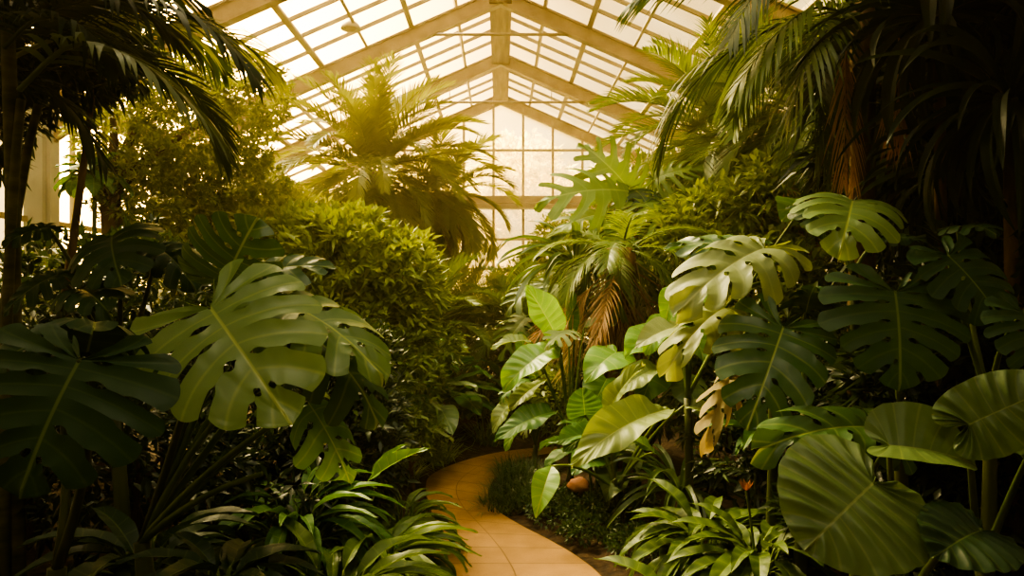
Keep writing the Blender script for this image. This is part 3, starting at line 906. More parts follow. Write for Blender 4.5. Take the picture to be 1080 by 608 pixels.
# thin canes under it
for i, (x0, x1, y1) in enumerate([(2, 22, 105), (20, 8, 120), (-8, 40, 110)]):
    b0 = on_soil(P(x0, 0, 3.1 + .1 * i).x, 3.1 + .1 * i)
    stalk(root, bez(b0, P(x0, 300, 3.1 + .1 * i), P(x1, y1, 3.1 + .1 * i), 8), .030, .018, 'cane', 'cane')

# small leaved tree behind, with its forked trunk
b = on_soil(P(112, 0, 6.3).x, 6.3)
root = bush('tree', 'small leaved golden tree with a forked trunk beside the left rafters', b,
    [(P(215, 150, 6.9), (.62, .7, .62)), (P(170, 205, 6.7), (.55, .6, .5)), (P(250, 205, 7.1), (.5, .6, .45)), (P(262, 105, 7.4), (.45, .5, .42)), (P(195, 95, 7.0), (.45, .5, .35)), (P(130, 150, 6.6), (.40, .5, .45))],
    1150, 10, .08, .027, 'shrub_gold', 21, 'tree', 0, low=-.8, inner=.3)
fork = P(116, 205, 6.3)
stalk(root, [b, b.lerp(fork, .55) + Vector((.08, 0, 0)), fork], .11, .085, 'bark', 'trunk')
for e in ((118, 120, 6.4), (170, 165, 6.7), (215, 130, 6.9), (150, 110, 6.7)):
    stalk(root, bez(fork, fork.lerp(P(*e), .5) + Vector((.05, 0, .15)), P(*e), 6), .06, .02, 'bark', 'branch')

# the domed shrub in the middle of the left bed and its neighbours
c = P(372, 300, 6.4)
bush('shrub', 'rounded golden green shrub with narrow leaves in front of the tall palm', on_soil(c.x, c.y),
    [(P(365, 288, 6.4), (.55, .6, .52)), (P(418, 300, 6.3), (.38, .45, .42)), (P(330, 268, 6.6), (.5, .5, .38)), (P(400, 345, 6.2), (.42, .45, .35)), (P(345, 350, 6.1), (.5, .45, .4))],
    560, 10, .14, .042, 'shrub', 31, stems=6, low=-.5)
c = P(255, 260, 7.0)
bush('shrub', 'yellow lit shrub spreading above the sunlit monstera leaf', on_soil(c.x, c.y),
    [(P(250, 262, 7.0), (.75, .6, .42)), (P(195, 245, 7.0), (.55, .6, .5)), (P(300, 240, 7.3), (.5, .5, .32)), (P(215, 300, 6.6), (.7, .5, .5))],
    460, 10, .13, .042, 'shrub_gold', 32, stems=5, low=-.5)
c = P(400, 395, 5.9)
bush('shrub', 'mid green shrub low under the golden dome', on_soil(c.x, c.y),
    [(P(400, 400, 5.9), (.5, .45, .42)), (P(440, 372, 6.3), (.36, .4, .3)), (P(352, 405, 5.4), (.4, .4, .4))],
    300, 9, .10, .032, 'shrub_mid', 33, stems=4, low=-.5)
c = P(425, 462, 5.7)
bush('shrub', 'low fine leaved dark shrub beside the left edge of the path', on_soil(c.x, c.y),
    [(P(428, 462, 5.75), (.30, .3, .20)), (P(398, 450, 5.5), (.32, .3, .26)), (P(442, 480, 5.9), (.18, .22, .12))],
    330, 8, .055, .016, 'shrub_mid', 34, stems=3, low=-.3)

# philodendrons under the palms, leaves held flat
c = P(470, 440, 7.6)
rosette('philodendron', 'heart leaved plant with flat leaves under the middle palm', on_soil(P(468, 0, 7.3).x, 7.3), 'heart', 'lance', 16, .34, (60, -5), 41, 'philodendron', .25, pet=.55)
rosette('philodendron', 'broad leaved plant left of the path bend, behind the low fine leaved shrub', on_soil(P(440, 0, 6.7).x, 6.7), 'heart', 'ear', 13, .30, (60, 0), 42, 'philodendron', .2, pet=.6)
rosette('philodendron', 'small heart leaved plant at the far end of the path', on_soil(P(508, 0, 8.1).x, 8.1), 'heart', 'lance', 16, .26, (65, 0), 43, 'philodendron', .15, pet=.5)

# leafy clump hanging over the path from the left
b = on_soil(-.66, 3.55)
root = rosette('peace_lily', 'dense clump of arching glossy lance leaves over the left path edge', b, 'lance', 'lily', 96, .40, (84, 0), 51, 'peace lily', .12, pet=.20, spread=.12, sx=.62)
leaf_between(root, 'lance_wide', 'fresh', P(388, 508, 3.35), P(452, 474, 3.3), (-.1, -.5, .85), .62, 2, bend=.5)
leaf_between(root, 'lance_wide', 'fresh', P(392, 500, 3.4), P(428, 470, 3.45), (-.3, -.4, .85), .6, 1, bend=.5)
b = on_soil(-.70, 2.95)
rosette('peace_lily', 'dark lance leaved clump nearest the camera at the left of the path', b, 'lance', 'lily', 60, .38, (80, 0), 52, 'peace lily', .10, pet=.30, spread=.1, sx=.65)
b = on_soil(-1.0, 3.5)
rosette('peace_lily', 'shaded arching lance leaved plant under the hanging split leaf', b, 'lance', 'lance', 60, .34, (82, 0), 53, 'peace lily', .2, pet=.28, spread=.08, sx=.75)
b = on_soil(-.62, 4.35)
rosette('peace_lily', 'smaller lance leaved clump halfway along the left path edge', b, 'lance', 'lily', 56, .28, (80, 0), 54, 'peace lily', .08, pet=.2, spread=.07, sx=.7)
# shaded fillers between the monstera stalks
b = on_soil(-1.35, 2.7)
rosette('ginger_plant', 'dark broad leaved plant in the shade under the sunlit monstera', b, 'lance', 'ear_dark', 44, .34, (80, -5), 55, 'plant', .35, pet=.2, spread=.05)
b = on_soil(P(235, 0, 2.1).x, 2.1)
rosette('ginger_plant', 'low dark lance leaved plant at the bottom left of the view', b, 'lance', 'ear_dark', 34, .26, (78, 0), 56, 'plant', .66, pet=.10, spread=.03)
b = on_soil(-1.75, 3.5)
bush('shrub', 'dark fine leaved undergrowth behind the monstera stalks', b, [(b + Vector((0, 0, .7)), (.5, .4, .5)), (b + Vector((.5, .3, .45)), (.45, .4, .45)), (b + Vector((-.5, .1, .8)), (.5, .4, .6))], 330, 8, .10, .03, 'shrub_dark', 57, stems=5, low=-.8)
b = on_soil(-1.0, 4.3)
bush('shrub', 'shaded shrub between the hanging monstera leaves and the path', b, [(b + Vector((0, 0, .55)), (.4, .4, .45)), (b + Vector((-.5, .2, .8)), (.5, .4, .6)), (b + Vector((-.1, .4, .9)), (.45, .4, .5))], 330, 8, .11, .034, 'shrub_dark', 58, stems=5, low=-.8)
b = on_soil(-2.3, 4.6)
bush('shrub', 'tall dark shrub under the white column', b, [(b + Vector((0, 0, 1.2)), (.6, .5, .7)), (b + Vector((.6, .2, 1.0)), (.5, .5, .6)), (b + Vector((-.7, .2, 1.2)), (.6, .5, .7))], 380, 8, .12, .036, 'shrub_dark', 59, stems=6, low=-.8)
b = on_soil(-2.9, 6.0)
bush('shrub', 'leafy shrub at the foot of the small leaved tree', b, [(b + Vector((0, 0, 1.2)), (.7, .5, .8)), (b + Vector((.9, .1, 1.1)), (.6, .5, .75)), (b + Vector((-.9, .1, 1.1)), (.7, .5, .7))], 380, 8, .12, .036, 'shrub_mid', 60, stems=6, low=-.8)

# the tall golden palm
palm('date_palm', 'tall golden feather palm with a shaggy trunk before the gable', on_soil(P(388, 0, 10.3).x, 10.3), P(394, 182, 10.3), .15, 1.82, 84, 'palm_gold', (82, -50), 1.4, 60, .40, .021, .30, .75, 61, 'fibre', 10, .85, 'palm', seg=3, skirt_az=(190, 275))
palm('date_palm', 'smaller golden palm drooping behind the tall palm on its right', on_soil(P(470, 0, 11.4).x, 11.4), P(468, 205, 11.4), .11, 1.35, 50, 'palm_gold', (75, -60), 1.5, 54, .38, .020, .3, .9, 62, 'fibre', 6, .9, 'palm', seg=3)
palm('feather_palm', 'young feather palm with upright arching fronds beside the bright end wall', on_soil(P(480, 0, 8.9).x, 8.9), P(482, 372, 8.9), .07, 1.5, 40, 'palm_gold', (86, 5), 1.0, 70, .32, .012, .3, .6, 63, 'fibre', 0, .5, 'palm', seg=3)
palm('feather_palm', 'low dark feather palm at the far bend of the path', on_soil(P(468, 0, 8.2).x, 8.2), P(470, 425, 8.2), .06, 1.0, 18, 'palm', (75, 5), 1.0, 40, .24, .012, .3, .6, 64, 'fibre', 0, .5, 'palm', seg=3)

# dark canopy over the left edge
b = on_soil(P(30, 0, 4.1).x, 4.1)
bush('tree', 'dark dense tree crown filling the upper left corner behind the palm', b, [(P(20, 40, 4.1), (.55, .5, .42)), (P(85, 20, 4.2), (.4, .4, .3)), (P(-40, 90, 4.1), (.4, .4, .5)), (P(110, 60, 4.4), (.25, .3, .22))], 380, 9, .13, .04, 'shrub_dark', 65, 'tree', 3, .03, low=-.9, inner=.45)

rosette('philodendron', 'mid green heart leaved plant under the domed shrub', on_soil(P(435, 0, 6.7).x, 6.7), 'heart', 'lance', 18, .26, (70, 0), 66, 'philodendron', .35, pet=.5)
rosette('philodendron', 'light leaved plant between the domed shrub and the young palm', on_soil(P(462, 0, 7.2).x, 7.2), 'paddle', 'lance', 18, .30, (80, 10), 67, 'philodendron', .5, pet=.5)
grass_clump('fern', 'low dark fern at the left outer edge of the path bend', on_soil(-.62, 6.75), 160, .36, .016, 'lance', 68, .14, 'fern')
grass_clump('fern', 'pale tipped fern beside the path bend under the shrub', on_soil(-.85, 6.2), 150, .34, .016, 'lance', 69, .14, 'fern')
grass_clump('fern', 'fern tuft at the far back of the path bend', on_soil(-.1, 7.5), 150, .40, .016, 'lance', 70, .16, 'fern')

rosette('philodendron', 'climbing heart leaved plant standing beside the white column', on_soil(P(100, 0, 6.2).x, 6.2), 'heart', 'lance', 30, .17, (80, -40), 73, 'philodendron', P(98, 205, 6.2).z, pet=.16, spread=.05, stem_r=.02)

palm('feather_palm', 'slender feather palm between the domed shrub and the bright end wall', on_soil(P(452, 0, 7.9).x, 7.9), P(450, 345, 7.9), .045, 1.05, 24, 'palm', (84, 0), 1.1, 60, .26, .011, .3, .7, 74, 'fibre', 4, .5, 'palm', seg=3)
leaf_plant = rosette('philodendron', 'heart leaved plant with pale leaves at the left edge of the path bend', on_soil(-.95, 5.75), 'heart', 'paddle', 14, .22, (70, 0), 75, 'philodendron', .25, pet=.4)

# ------------------------------------------------------------------ far end and right bed
def simple_bush(name, label, x, y, d, blobs, ns, per, L, W, mat, seed, **k):
    c = P(x, y, d); b = on_soil(c.x, c.y)
    return bush(name, label, b, [(P(*q), r) for q, r in blobs], ns, per, L, W, mat, seed, **k)

simple_bush('shrub', 'bright yellow green shrub against the gable glass', 598, 0, 9.6, [((592, 262, 9.6), (.40, .4, .42)), ((620, 270, 9.8), (.4, .4, .4)), ((575, 292, 9.3), (.34, .4, .4))], 300, 9, .11, .034, 'shrub', 71, stems=4, low=-.5)
simple_bush('shrub', 'grey green shrub at the foot of the gable wall', 545, 0, 11.5, [((545, 318, 11.5), (.5, .4, .5)), ((520, 350, 11.2), (.5, .4, .4)), ((575, 330, 11), (.5, .4, .6))], 260, 8, .16, .05, 'shrub_mid', 72, stems=4, low=-.5)
simple_bush('shrub', 'shrub closing the view at the end of the path', 535, 0, 8.9, [((535, 400, 8.9), (.45, .35, .4)), ((565, 380, 9.0), (.45, .4, .5)), ((500, 430, 8.8), (.4, .35, .35)), ((555, 440, 8.6), (.5, .3, .35))], 330, 8, .11, .036, 'shrub_mid', 73, stems=4, low=-.7)
simple_bush('hedge_shrub', 'broad dim shrub left of the gable under the golden palm', 330, 0, 13.5, [((345, 262, 13.5), (1.1, .5, 1.0)), ((400, 280, 13), (1.1, .5, 1.0)), ((292, 240, 13.5), (.45, .5, 1.0)), ((450, 320, 12.5), (.8, .5, .8))], 420, 8, .22, .07, 'shrub_mid', 74, stems=5, low=-.8)
simple_bush('hedge_shrub', 'broad dim shrub right of the gable behind the palms', 700, 0, 13.5, [((680, 225, 13.5), (1.0, .5, 1.0)), ((735, 215, 13), (.8, .5, .9)), ((640, 290, 12.5), (.8, .5, .9)), ((770, 215, 12.5), (.55, .5, .8))], 420, 8, .22, .07, 'shrub_mid', 75, stems=5, low=-.8)

# selloum and fern like plants in the middle distance
b = on_soil(P(668, 0, 7.0).x, 7.0)
root = thing('split_leaf_philodendron', 'tall philodendron with long fingered leaves reaching over the gable gutter', 'philodendron', b)
crown = P(672, 225, 7.0)
stalk(root, [b, b.lerp(crown, .5) + Vector((-.06, 0, 0)), crown], .07, .06, 'fibre', 'trunk')
for i, (st, mt, a, t, n, sx) in enumerate([
    ('selloum', 'selloum', P(662, 202, 6.9), P(566, 218, 6.7), (-.05, -.80, .55), 1.05),
    ('selloum', 'selloum', P(668, 205, 7.0), P(612, 150, 7.0), (-.2, -.85, .35), 1.05),
    ('selloum', 'selloum', P(640, 226, 6.8), P(580, 252, 6.6), (-.2, -.6, .75), 1.0),
    ('selloum', 'selloum', P(690, 190, 7.1), P(740, 178, 7.0), (.2, -.7, .6), 1.1),
    ('selloum', 'selloum', P(680, 215, 6.7), P(712, 262, 6.4), (.1, -.7, .6), 1.1),
    ('selloum', 'ear_dark', P(668, 200, 7.0), P(690, 232, 6.6), (.1, -.8, .5), 1.1),
    ('selloum', 'selloum', P(700, 205, 7.2), P(752, 220, 7.1), (.2, -.6, .7), 1.1),
    ('selloum', 'selloum', P(655, 232, 6.7), P(640, 285, 6.4), (-.1, -.8, .5), 1.0)]):
    leaf_between(root, st, mt, a, t, n, sx, i % 4)
    petiole(root, crown, a, .014, .3)
b = on_soil(P(585, 0, 7.6).x, 7.6)
root = thing('split_leaf_philodendron', 'lower philodendron with fingered leaves left of the shaggy trunk', 'philodendron', b)
crown = P(590, 330, 7.6)
stalk(root, [b, b.lerp(crown, .5), crown], .05, .04)
for i, (a, t, n) in enumerate([((572, 300, 7.5), (535, 332, 7.2), (-.3, -.6, .7)), ((600, 285, 7.6), (600, 262, 7.4), (0, -.8, .4)), ((585, 300, 7.4), (588, 345, 7.1), (0, -.7, .6)), ((555, 335, 7.4), (528, 378, 7.2), (-.3, -.7, .6)), ((612, 300, 7.5), (640, 320, 7.2), (.3, -.7, .6)), ((566, 352, 7.3), (560, 396, 7.1), (-.1, -.8, .5))]):
    leaf_between(root, 'selloum', 'selloum' if i % 2 else 'ear', P(*a), P(*t), n, 1.1, i % 4)
    petiole(root, crown, P(*a), .011, .3)

# shaggy trunk with its skirt of dead fronds
palm('shaggy_palm', 'palm with a brown shaggy trunk hidden in dead hanging fronds', on_soil(P(652, 0, 6.1).x, 6.1), P(655, 262, 6.1), .13, .75, 18, 'palm', (35, -35), 1.3, 44, .30, .013, .2, 1.0, 81, 'fibre', 34, .85, 'palm', seg=4)
rosette('dracaena', 'strap leaved plant drooping beside the shaggy trunk', on_soil(P(606, 0, 6.6).x, 6.6), 'strap', 'strap', 34, .75, (82, 5), 82, 'dracaena', P(606, 285, 6.6).z, spread=.03, stem_mat='bark', stem_r=.03)
# straw leaves caught on the trunk
# middle right palm
palm('date_palm', 'feather palm rising under the right roof slope with brown fibre below its crown', on_soil(P(772, 0, 8.2).x, 8.2), P(765, 148, 8.2), .12, 1.6, 60, 'palm', (84, -35), 1.35, 64, .38, .018, .35, .75, 91, 'fibre', 10, .9, 'palm', seg=3)
palm('date_palm', 'second feather palm right of the roof palm, half hidden by hanging straps', on_soil(P(860, 0, 7.0).x, 7.0), P(850, 120, 7.0), .10, 1.45, 44, 'palm', (80, -45), 1.4, 64, .42, .018, .3, .8, 92, 'fibre', 8, 1.0, 'palm', seg=3)

# tall drooping palm and strap plants of the upper right corner
b = on_soil(P(905, 0, 4.3).x, 4.3)
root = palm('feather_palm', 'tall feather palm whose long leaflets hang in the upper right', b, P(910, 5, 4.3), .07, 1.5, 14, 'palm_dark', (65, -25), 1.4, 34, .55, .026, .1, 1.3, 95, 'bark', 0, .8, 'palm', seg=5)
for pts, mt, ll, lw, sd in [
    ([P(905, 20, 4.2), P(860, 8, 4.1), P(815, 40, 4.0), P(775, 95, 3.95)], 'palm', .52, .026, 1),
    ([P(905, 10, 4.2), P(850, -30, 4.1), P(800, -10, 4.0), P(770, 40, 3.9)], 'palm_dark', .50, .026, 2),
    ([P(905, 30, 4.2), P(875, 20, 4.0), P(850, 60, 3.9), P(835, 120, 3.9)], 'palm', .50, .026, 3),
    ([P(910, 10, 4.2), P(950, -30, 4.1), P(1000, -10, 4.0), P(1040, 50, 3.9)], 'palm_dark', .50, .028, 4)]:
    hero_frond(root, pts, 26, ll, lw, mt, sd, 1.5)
for i, (x, y0, y1, sp) in enumerate([(892, 70, 190, 26), (948, 60, 150, 14), (835, 175, 240, 20)]):
    a = P(x, y0, 3.75 if i < 2 else 6.3)
    r = random.Random(i)
    for k in range(2):
        e = P(x + r.uniform(-sp, sp) * .5, y1, a.y + r.uniform(-.1, .1))
        hero_frond(root, [a + Vector((0, 0, .1)), a.lerp(e, .15), a.lerp(e, .5), e], 16, .34, .009, 'dead', 50 + i * 5 + k, .6, .05, 22, 3, 'dead_frond', .004, .1)['label'] = 'dry brown hanging frond'

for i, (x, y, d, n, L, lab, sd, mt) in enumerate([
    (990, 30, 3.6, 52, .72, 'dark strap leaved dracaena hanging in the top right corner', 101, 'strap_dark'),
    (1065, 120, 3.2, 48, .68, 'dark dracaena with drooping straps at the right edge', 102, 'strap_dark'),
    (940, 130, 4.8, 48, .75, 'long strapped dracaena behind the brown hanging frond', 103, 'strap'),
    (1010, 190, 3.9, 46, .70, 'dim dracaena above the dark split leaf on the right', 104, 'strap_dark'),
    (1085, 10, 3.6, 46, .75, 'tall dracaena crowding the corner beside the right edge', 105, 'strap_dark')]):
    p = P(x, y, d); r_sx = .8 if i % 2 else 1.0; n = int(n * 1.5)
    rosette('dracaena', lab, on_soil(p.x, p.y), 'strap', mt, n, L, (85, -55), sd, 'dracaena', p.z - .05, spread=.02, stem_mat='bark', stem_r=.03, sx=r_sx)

# the monstera group on the right
MR = [
 ('pale cream green split leaf drooping left on the tall climbing monstera', P(812, 560, 3.6), P(815, 300, 3.5), [
    ('monstera', 'monstera_cream', P(806, 262, 3.35), P(716, 338, 3.1), (-.15, -.65, .75), 112, 20),
    ('monstera', 'monstera', P(790, 262, 3.5), P(705, 268, 3.6), (-.1, -.5, .85), .95, 21),
    ('monstera_hang', 'monstera_cream', P(765, 325, 3.35), P(705, 402, 3.2), (-.4, -.7, .4), .8, 22),
    ('monstera_hang', 'straw', P(770, 400, 3.3), P(742, 478, 3.2), (-.2, -.8, .3), .6, 22)]),
 ('sunlit split leaf held high and flat under the dracaenas', P(905, 560, 3.9), P(900, 290, 3.85), [
    ('monstera', 'monstera_bright', P(899, 212, 3.55), P(886, 266, 3.25), (-.02, -.55, .85), 125, 23),
    ('monstera', 'monstera', P(870, 235, 3.9), P(832, 215, 4.1), (-.1, -.5, .8), 1.0, 24),
    ('monstera', 'monstera_dark', P(940, 250, 3.8), P(985, 262, 3.7), (.2, -.5, .8), 1.0, 25)]),
 ('glossy dark split leaf tilted left below the pale one', P(838, 600, 3.2), P(850, 420, 3.3), [
    ('monstera_flat', 'monstera', P(826, 346, 3.0), P(790, 448, 2.8), (-.12, -.82, .5), 118, 26),
    ('monstera_hang', 'monstera_dark', P(850, 330, 3.2), P(862, 300, 3.0), (0, -.4, .8), 1.1, 27)]),
 ('dark heart shaped split leaf facing the path at the right', P(945, 600, 3.0), P(950, 430, 3.1), [
    ('monstera_flat', 'monstera_dark', P(944, 308, 2.85), P(948, 408, 2.72), (-.06, -.9, .38), 145, 28)]),
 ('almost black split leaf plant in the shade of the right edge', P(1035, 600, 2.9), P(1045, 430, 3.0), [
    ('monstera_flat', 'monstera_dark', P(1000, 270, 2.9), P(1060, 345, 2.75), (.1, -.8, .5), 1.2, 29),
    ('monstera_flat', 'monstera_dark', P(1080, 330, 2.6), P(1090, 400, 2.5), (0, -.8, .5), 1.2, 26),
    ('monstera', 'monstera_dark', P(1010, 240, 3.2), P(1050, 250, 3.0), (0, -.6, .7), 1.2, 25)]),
]
for lab, bp, cr_, lv in MR:
    b = on_soil(bp.x, bp.y)
    root = thing('monstera', 'monstera with a ' + lab if not lab.startswith('almost') else lab, 'monstera', b)
    stalk(root, bez(b, b.lerp(cr_, .5) + Vector((.04, .03, 0)), cr_, 6), .035, .025)
    for st, mt, a, t, n, sx, v in lv:
        o = leaf_between(root, st, mt, a, t, n, sx, v)
        if mt == 'straw': o['label'] = 'withered straw coloured leaf'
        petiole(root, cr_, a, .010, c=cr_.lerp(a, .5) + Vector((.02, .10, .08)))

# elephant ears lower right
b = on_soil(P(935, 0, 2.45).x, 2.45)
root = thing('elephant_ear', 'elephant ear plant with the huge ribbed heart leaf at the lower right', 'elephant ear', b)
crown = P(960, 640, 2.5)
stalk(root, [b, b.lerp(crown, .5), crown], .035, .03)
for st, mt, a, t, n, sx, v, kw in [
    ('ear', 'ear', P(921, 510, 2.25), P(852, 578, 2.15), (.12, -.66, .74), 152, 1, dict(bend=.5, fold=.10, side=.35)),
    ('ear_fold', 'ear', P(938, 470, 2.45), P(1022, 494, 2.4), (-.1, -.55, .8), 66, 2, {}),
    ('ear', 'ear_dark', P(1035, 560, 2.2), P(985, 590, 2.05), (.1, -.5, .85), 90, 3, {})]:
    leaf_between(root, st, mt, a, t, n, sx, v, **kw)
    petiole(root, crown, a, .012, c=crown.lerp(a, .5) + Vector((.03, .12, .05)))
b = on_soil(P(1060, 0, 2.7).x, 2.7)
root = thing('elephant_ear', 'elephant ear with a smooth cupped leaf cut by the right edge', 'elephant ear', b)
crown = P(1035, 600, 2.7)
stalk(root, [b, b.lerp(crown, .5), crown], .03, .025)
for a, t, n, sx, v in [(P(1022, 448, 2.35), P(1115, 408, 2.3), (-.05, -.85, .5), 76, 4), (P(1090, 470, 2.5), P(1150, 520, 2.4), (0, -.5, .8), 1.0, 5)]:
    leaf_between(root, 'ear', 'ear', a, t, n, sx, v, bend=.5, fold=.12)
    petiole(root, crown, a, .012, c=crown.lerp(a, .6) + Vector((.02, .05, -.02)))
# ribbed monstera leaf behind the big ear
b = on_soil(P(900, 0, 2.9).x, 2.9)
root = thing('monstera', 'low monstera with a comb-edged leaf spread behind the huge heart leaf', 'monstera', b)
crown = P(905, 560, 2.9)
stalk(root, [b, b.lerp(crown, .5), crown], .03, .025)
for a, t, n, sx, v in [(P(922, 452, 2.75), P(796, 486, 2.55), (-.05, -.6, .8), 105, 30), (P(940, 470, 2.75), P(975, 438, 2.9), (.1, -.6, .8), 1.1, 31)]:
    leaf_between(root, 'monstera', 'monstera', a, t, n, sx, v)
    petiole(root, crown, a, .011, c=crown.lerp(a, .5) + Vector((.02, .1, .06)))

# paddle leaved group beside the path
def leafy(name, label, cat, bx, by, crown, leaves, r=.03, pr=.010, smat='stem_dark'):
    b = on_soil(P(bx, 0, by).x, by)
    root = thing(name, label, cat, b)
    cr_ = P(*crown)
    stalk(root, bez(b, b.lerp(cr_, .5) + Vector((.02, 0, 0)), cr_, 4), r, r * .8, smat)
    for i, (st, mt, a, t, n, sx) in enumerate(leaves):
        a = P(*a); t = P(*t)
        if st.startswith('paddle') and sx < 5: sx *= .78
        leaf_between(root, st, mt, a, t, n, sx, i % 5)
        petiole(root, cr_, a, pr, c=cr_.lerp(a, .5) + Vector((0, .02, .12)))
    return root
leafy('bird_of_paradise', 'upright plant with bright yellow green paddle leaves at the path bend', 'bird of paradise', 600, 5.7, (602, 470, 5.7), [
    ('paddle_up', 'fresh', (590, 362, 5.6), (556, 304, 5.5), (.5, -.75, .3), 1.3),
    ('paddle_up', 'lance', (600, 355, 5.8), (604, 306, 5.85), (.7, -.6, .2), .9),
    ('paddle_torn', 'monstera_cream', (606, 350, 5.6), (578, 372, 5.3), (-.2, -.5, .8), 1.2),
    ('paddle', 'fresh', (588, 365, 5.5), (532, 410, 5.3), (-.3, -.7, .6), 1.25),
    ('paddle', 'paddle', (560, 360, 5.6), (520, 370, 5.5), (-.1, -.4, .9), 1.0),
    ('paddle', 'paddle', (616, 345, 5.8), (648, 342, 5.8), (0, -.5, .8), 1.0),
    ('paddle', 'lance', (586, 435, 5.4), (524, 466, 5.2), (-.4, -.6, .6), 1.0),
    ('paddle', 'paddle', (575, 402, 5.6), (540, 436, 5.4), (-.3, -.5, .8), 1.0)])
leafy('philodendron', 'paddle leaved philodendron with the long pale leaf pointing down at the path', 'philodendron', 652, 4.7, (650, 520, 4.7), [
    ('paddle', 'paddle', (706, 432, 4.5), (606, 486, 4.2), (-.15, -.62, .75), 46),
    ('ear', 'lance', (617, 438, 4.8), (614, 410, 4.7), (-.1, -.9, .2), 36),
    ('paddle', 'paddle', (640, 440, 4.8), (682, 388, 4.6), (-.5, -.6, .6), .9),
    ('paddle', 'lance', (642, 462, 4.6), (590, 466, 4.4), (-.1, -.5, .8), 1.2),
    ('paddle', 'lance', (640, 452, 4.6), (596, 478, 4.4), (-.3, -.6, .6), 1.0),
    ('paddle', 'paddle', (722, 428, 4.4), (760, 440, 4.3), (.1, -.6, .7), 1.1),
    ('lance_wide', 'fresh', (582, 492, 4.6), (566, 546, 4.4), (-.2, -.9, .2), 1.2),
    ('paddle', 'fresh', (690, 478, 4.5), (662, 466, 4.4), (0, -.6, .7), 1.1)])
leafy('philodendron', 'bushy philodendron with broad fresh leaves before the shaggy trunk', 'philodendron', 672, 5.4, (668, 470, 5.4), [
    ('heart', 'fresh', (650, 372, 5.2), (618, 402, 5.0), (-.2, -.6, .7), 1.1),
    ('heart', 'fresh', (692, 352, 5.3), (660, 378, 5.1), (-.2, -.7, .6), 1.1),
    ('heart', 'lance', (640, 400, 5.2), (625, 432, 5.0), (-.1, -.8, .5), 1.2),
    ('paddle', 'fresh', (715, 330, 5.2), (682, 372, 5.0), (-.3, -.7, .6), 1.3),
    ('heart', 'lance', (690, 390, 5.2), (676, 428, 5.0), (-.1, -.8, .5), 1.1),
    ('paddle', 'paddle', (700, 388, 5.1), (650, 415, 4.9), (-.3, -.6, .7), 1.1),
    ('heart', 'fresh', (730, 348, 5.3), (742, 385, 5.1), (.1, -.8, .5), 1.1),
    ('heart', 'ear', (720, 400, 5.2), (738, 440, 5.0), (.2, -.8, .5), 1.1)])
leafy('philodendron', 'broad leaved philodendron hanging left of the pale split leaf', 'philodendron', 725, 4.4, (725, 420, 4.4), [
    ('heart', 'fresh', (850, 215, 4.4), (826, 232, 4.2), (-.3, -.7, .5), 1.2),
    ('lance_wide', 'fresh', (712, 300, 4.3), (702, 345, 4.2), (-.3, -.8, .3), 1.2),
    ('lance_wide', 'monstera_cream', (722, 345, 4.2), (672, 372, 4.0), (-.2, -.6, .7), 1.2),
    ('heart', 'fresh', (740, 300, 4.2), (722, 330, 4.1), (-.2, -.8, .5), 1.1)])

# variegated clumps at the front right
rosette('aglaonema', 'variegated lance leaved clump at the right of the path, lit from above', on_soil(P(745, 0, 3.75).x, 3.75), 'lance', 'aglaonema', 62, .33, (82, 0), 111, 'aglaonema', .12, pet=.18, spread=.08)
rosette('aglaonema', 'variegated clump nearest the camera below the first one', on_soil(P(725, 0, 3.35).x, 3.35), 'lance', 'aglaonema', 44, .34, (78, 0), 112, 'aglaonema', .06, pet=.1, spread=.08)
striped = rosette('aglaonema', 'green striped lance clump beside the huge heart leaf', on_soil(P(800, 0, 3.4).x, 3.4), 'lance', 'aglaonema', 54, .32, (80, 0), 113, 'aglaonema', .14, pet=.16, spread=.06)
rosette('rosette_plant', 'star shaped rosette of smooth leaves under the tilted split leaf', on_soil(P(800, 0, 4.1).x, 4.1), 'lance', 'lance', 14, .28, (60, 5), 114, 'plant', P(800, 470, 4.1).z, spread=.02)
# mondo grass, low shrubs, stone
r = random.Random(4)
edge = [(.10, 5.6), (.14, 5.95), (.02, 5.3), (.2, 5.35), (.25, 5.75), (.12, 6.3), (.3, 6.1)]
labs = ['mondo grass tuft on the inside of the path curve', 'dark grass tuft under the upright paddle plant', 'grass tuft touching the path where it turns', 'grass tuft behind the hanging narrow leaf', 'grass tuft in the shade of the paddle leaves', 'far grass tuft where the path bends away', 'grass tuft at the back of the path curve']
for i, (x, y) in enumerate(edge):
    grass_clump('mondo_grass', labs[i], on_soil(x, y, -.01), 260, .22, .008, 'grass', i, .16, 'grass', 'mondo grass along the path')
for i, (x, y, lab) in enumerate([(.42, 4.95, 'low fine leaved ground cover behind the brown stone'), (.60, 4.62, 'low ground cover mound above the path edge'), (.78, 4.95, 'ground cover under the long pale paddle leaf'), (.85, 4.3, 'low ground cover beside the variegated clump'), (.35, 5.2, 'dark ground cover left of the brown stone')]):
    b = on_soil(x, y)
    bush('ground_cover', lab, b, [(b + Vector((0, 0, .05)), (.20, .2, .10)), (b + Vector((.15, .08, .04)), (.16, .16, .09))], 150, 7, .04, .016, 'grass', 120 + i, 'ground cover', 2, .006, low=-.1, group='ground cover right of the path')
sp_ = on_soil((610 - VX) * 5.25 / F, 5.25, 0)
bm = bmesh.new(); bmesh.ops.create_icosphere(bm, subdivisions=3, radius=1)
for v in bm.verts:
    k = 1 + .10 * math.sin(v.co.x * 4 + 1) * math.cos(v.co.y * 3) + .06 * math.sin(v.co.z * 7 + v.co.x * 5)
    v.co = Vector((v.co.x * .085 * k, v.co.y * .07 * k, v.co.z * .058 * k))
me = bpy.data.meshes.new('stone'); bm.to_mesh(me); bm.free(); me.materials.append(MAT['stone'])
me.polygons.foreach_set('use_smooth', [True] * len(me.polygons))
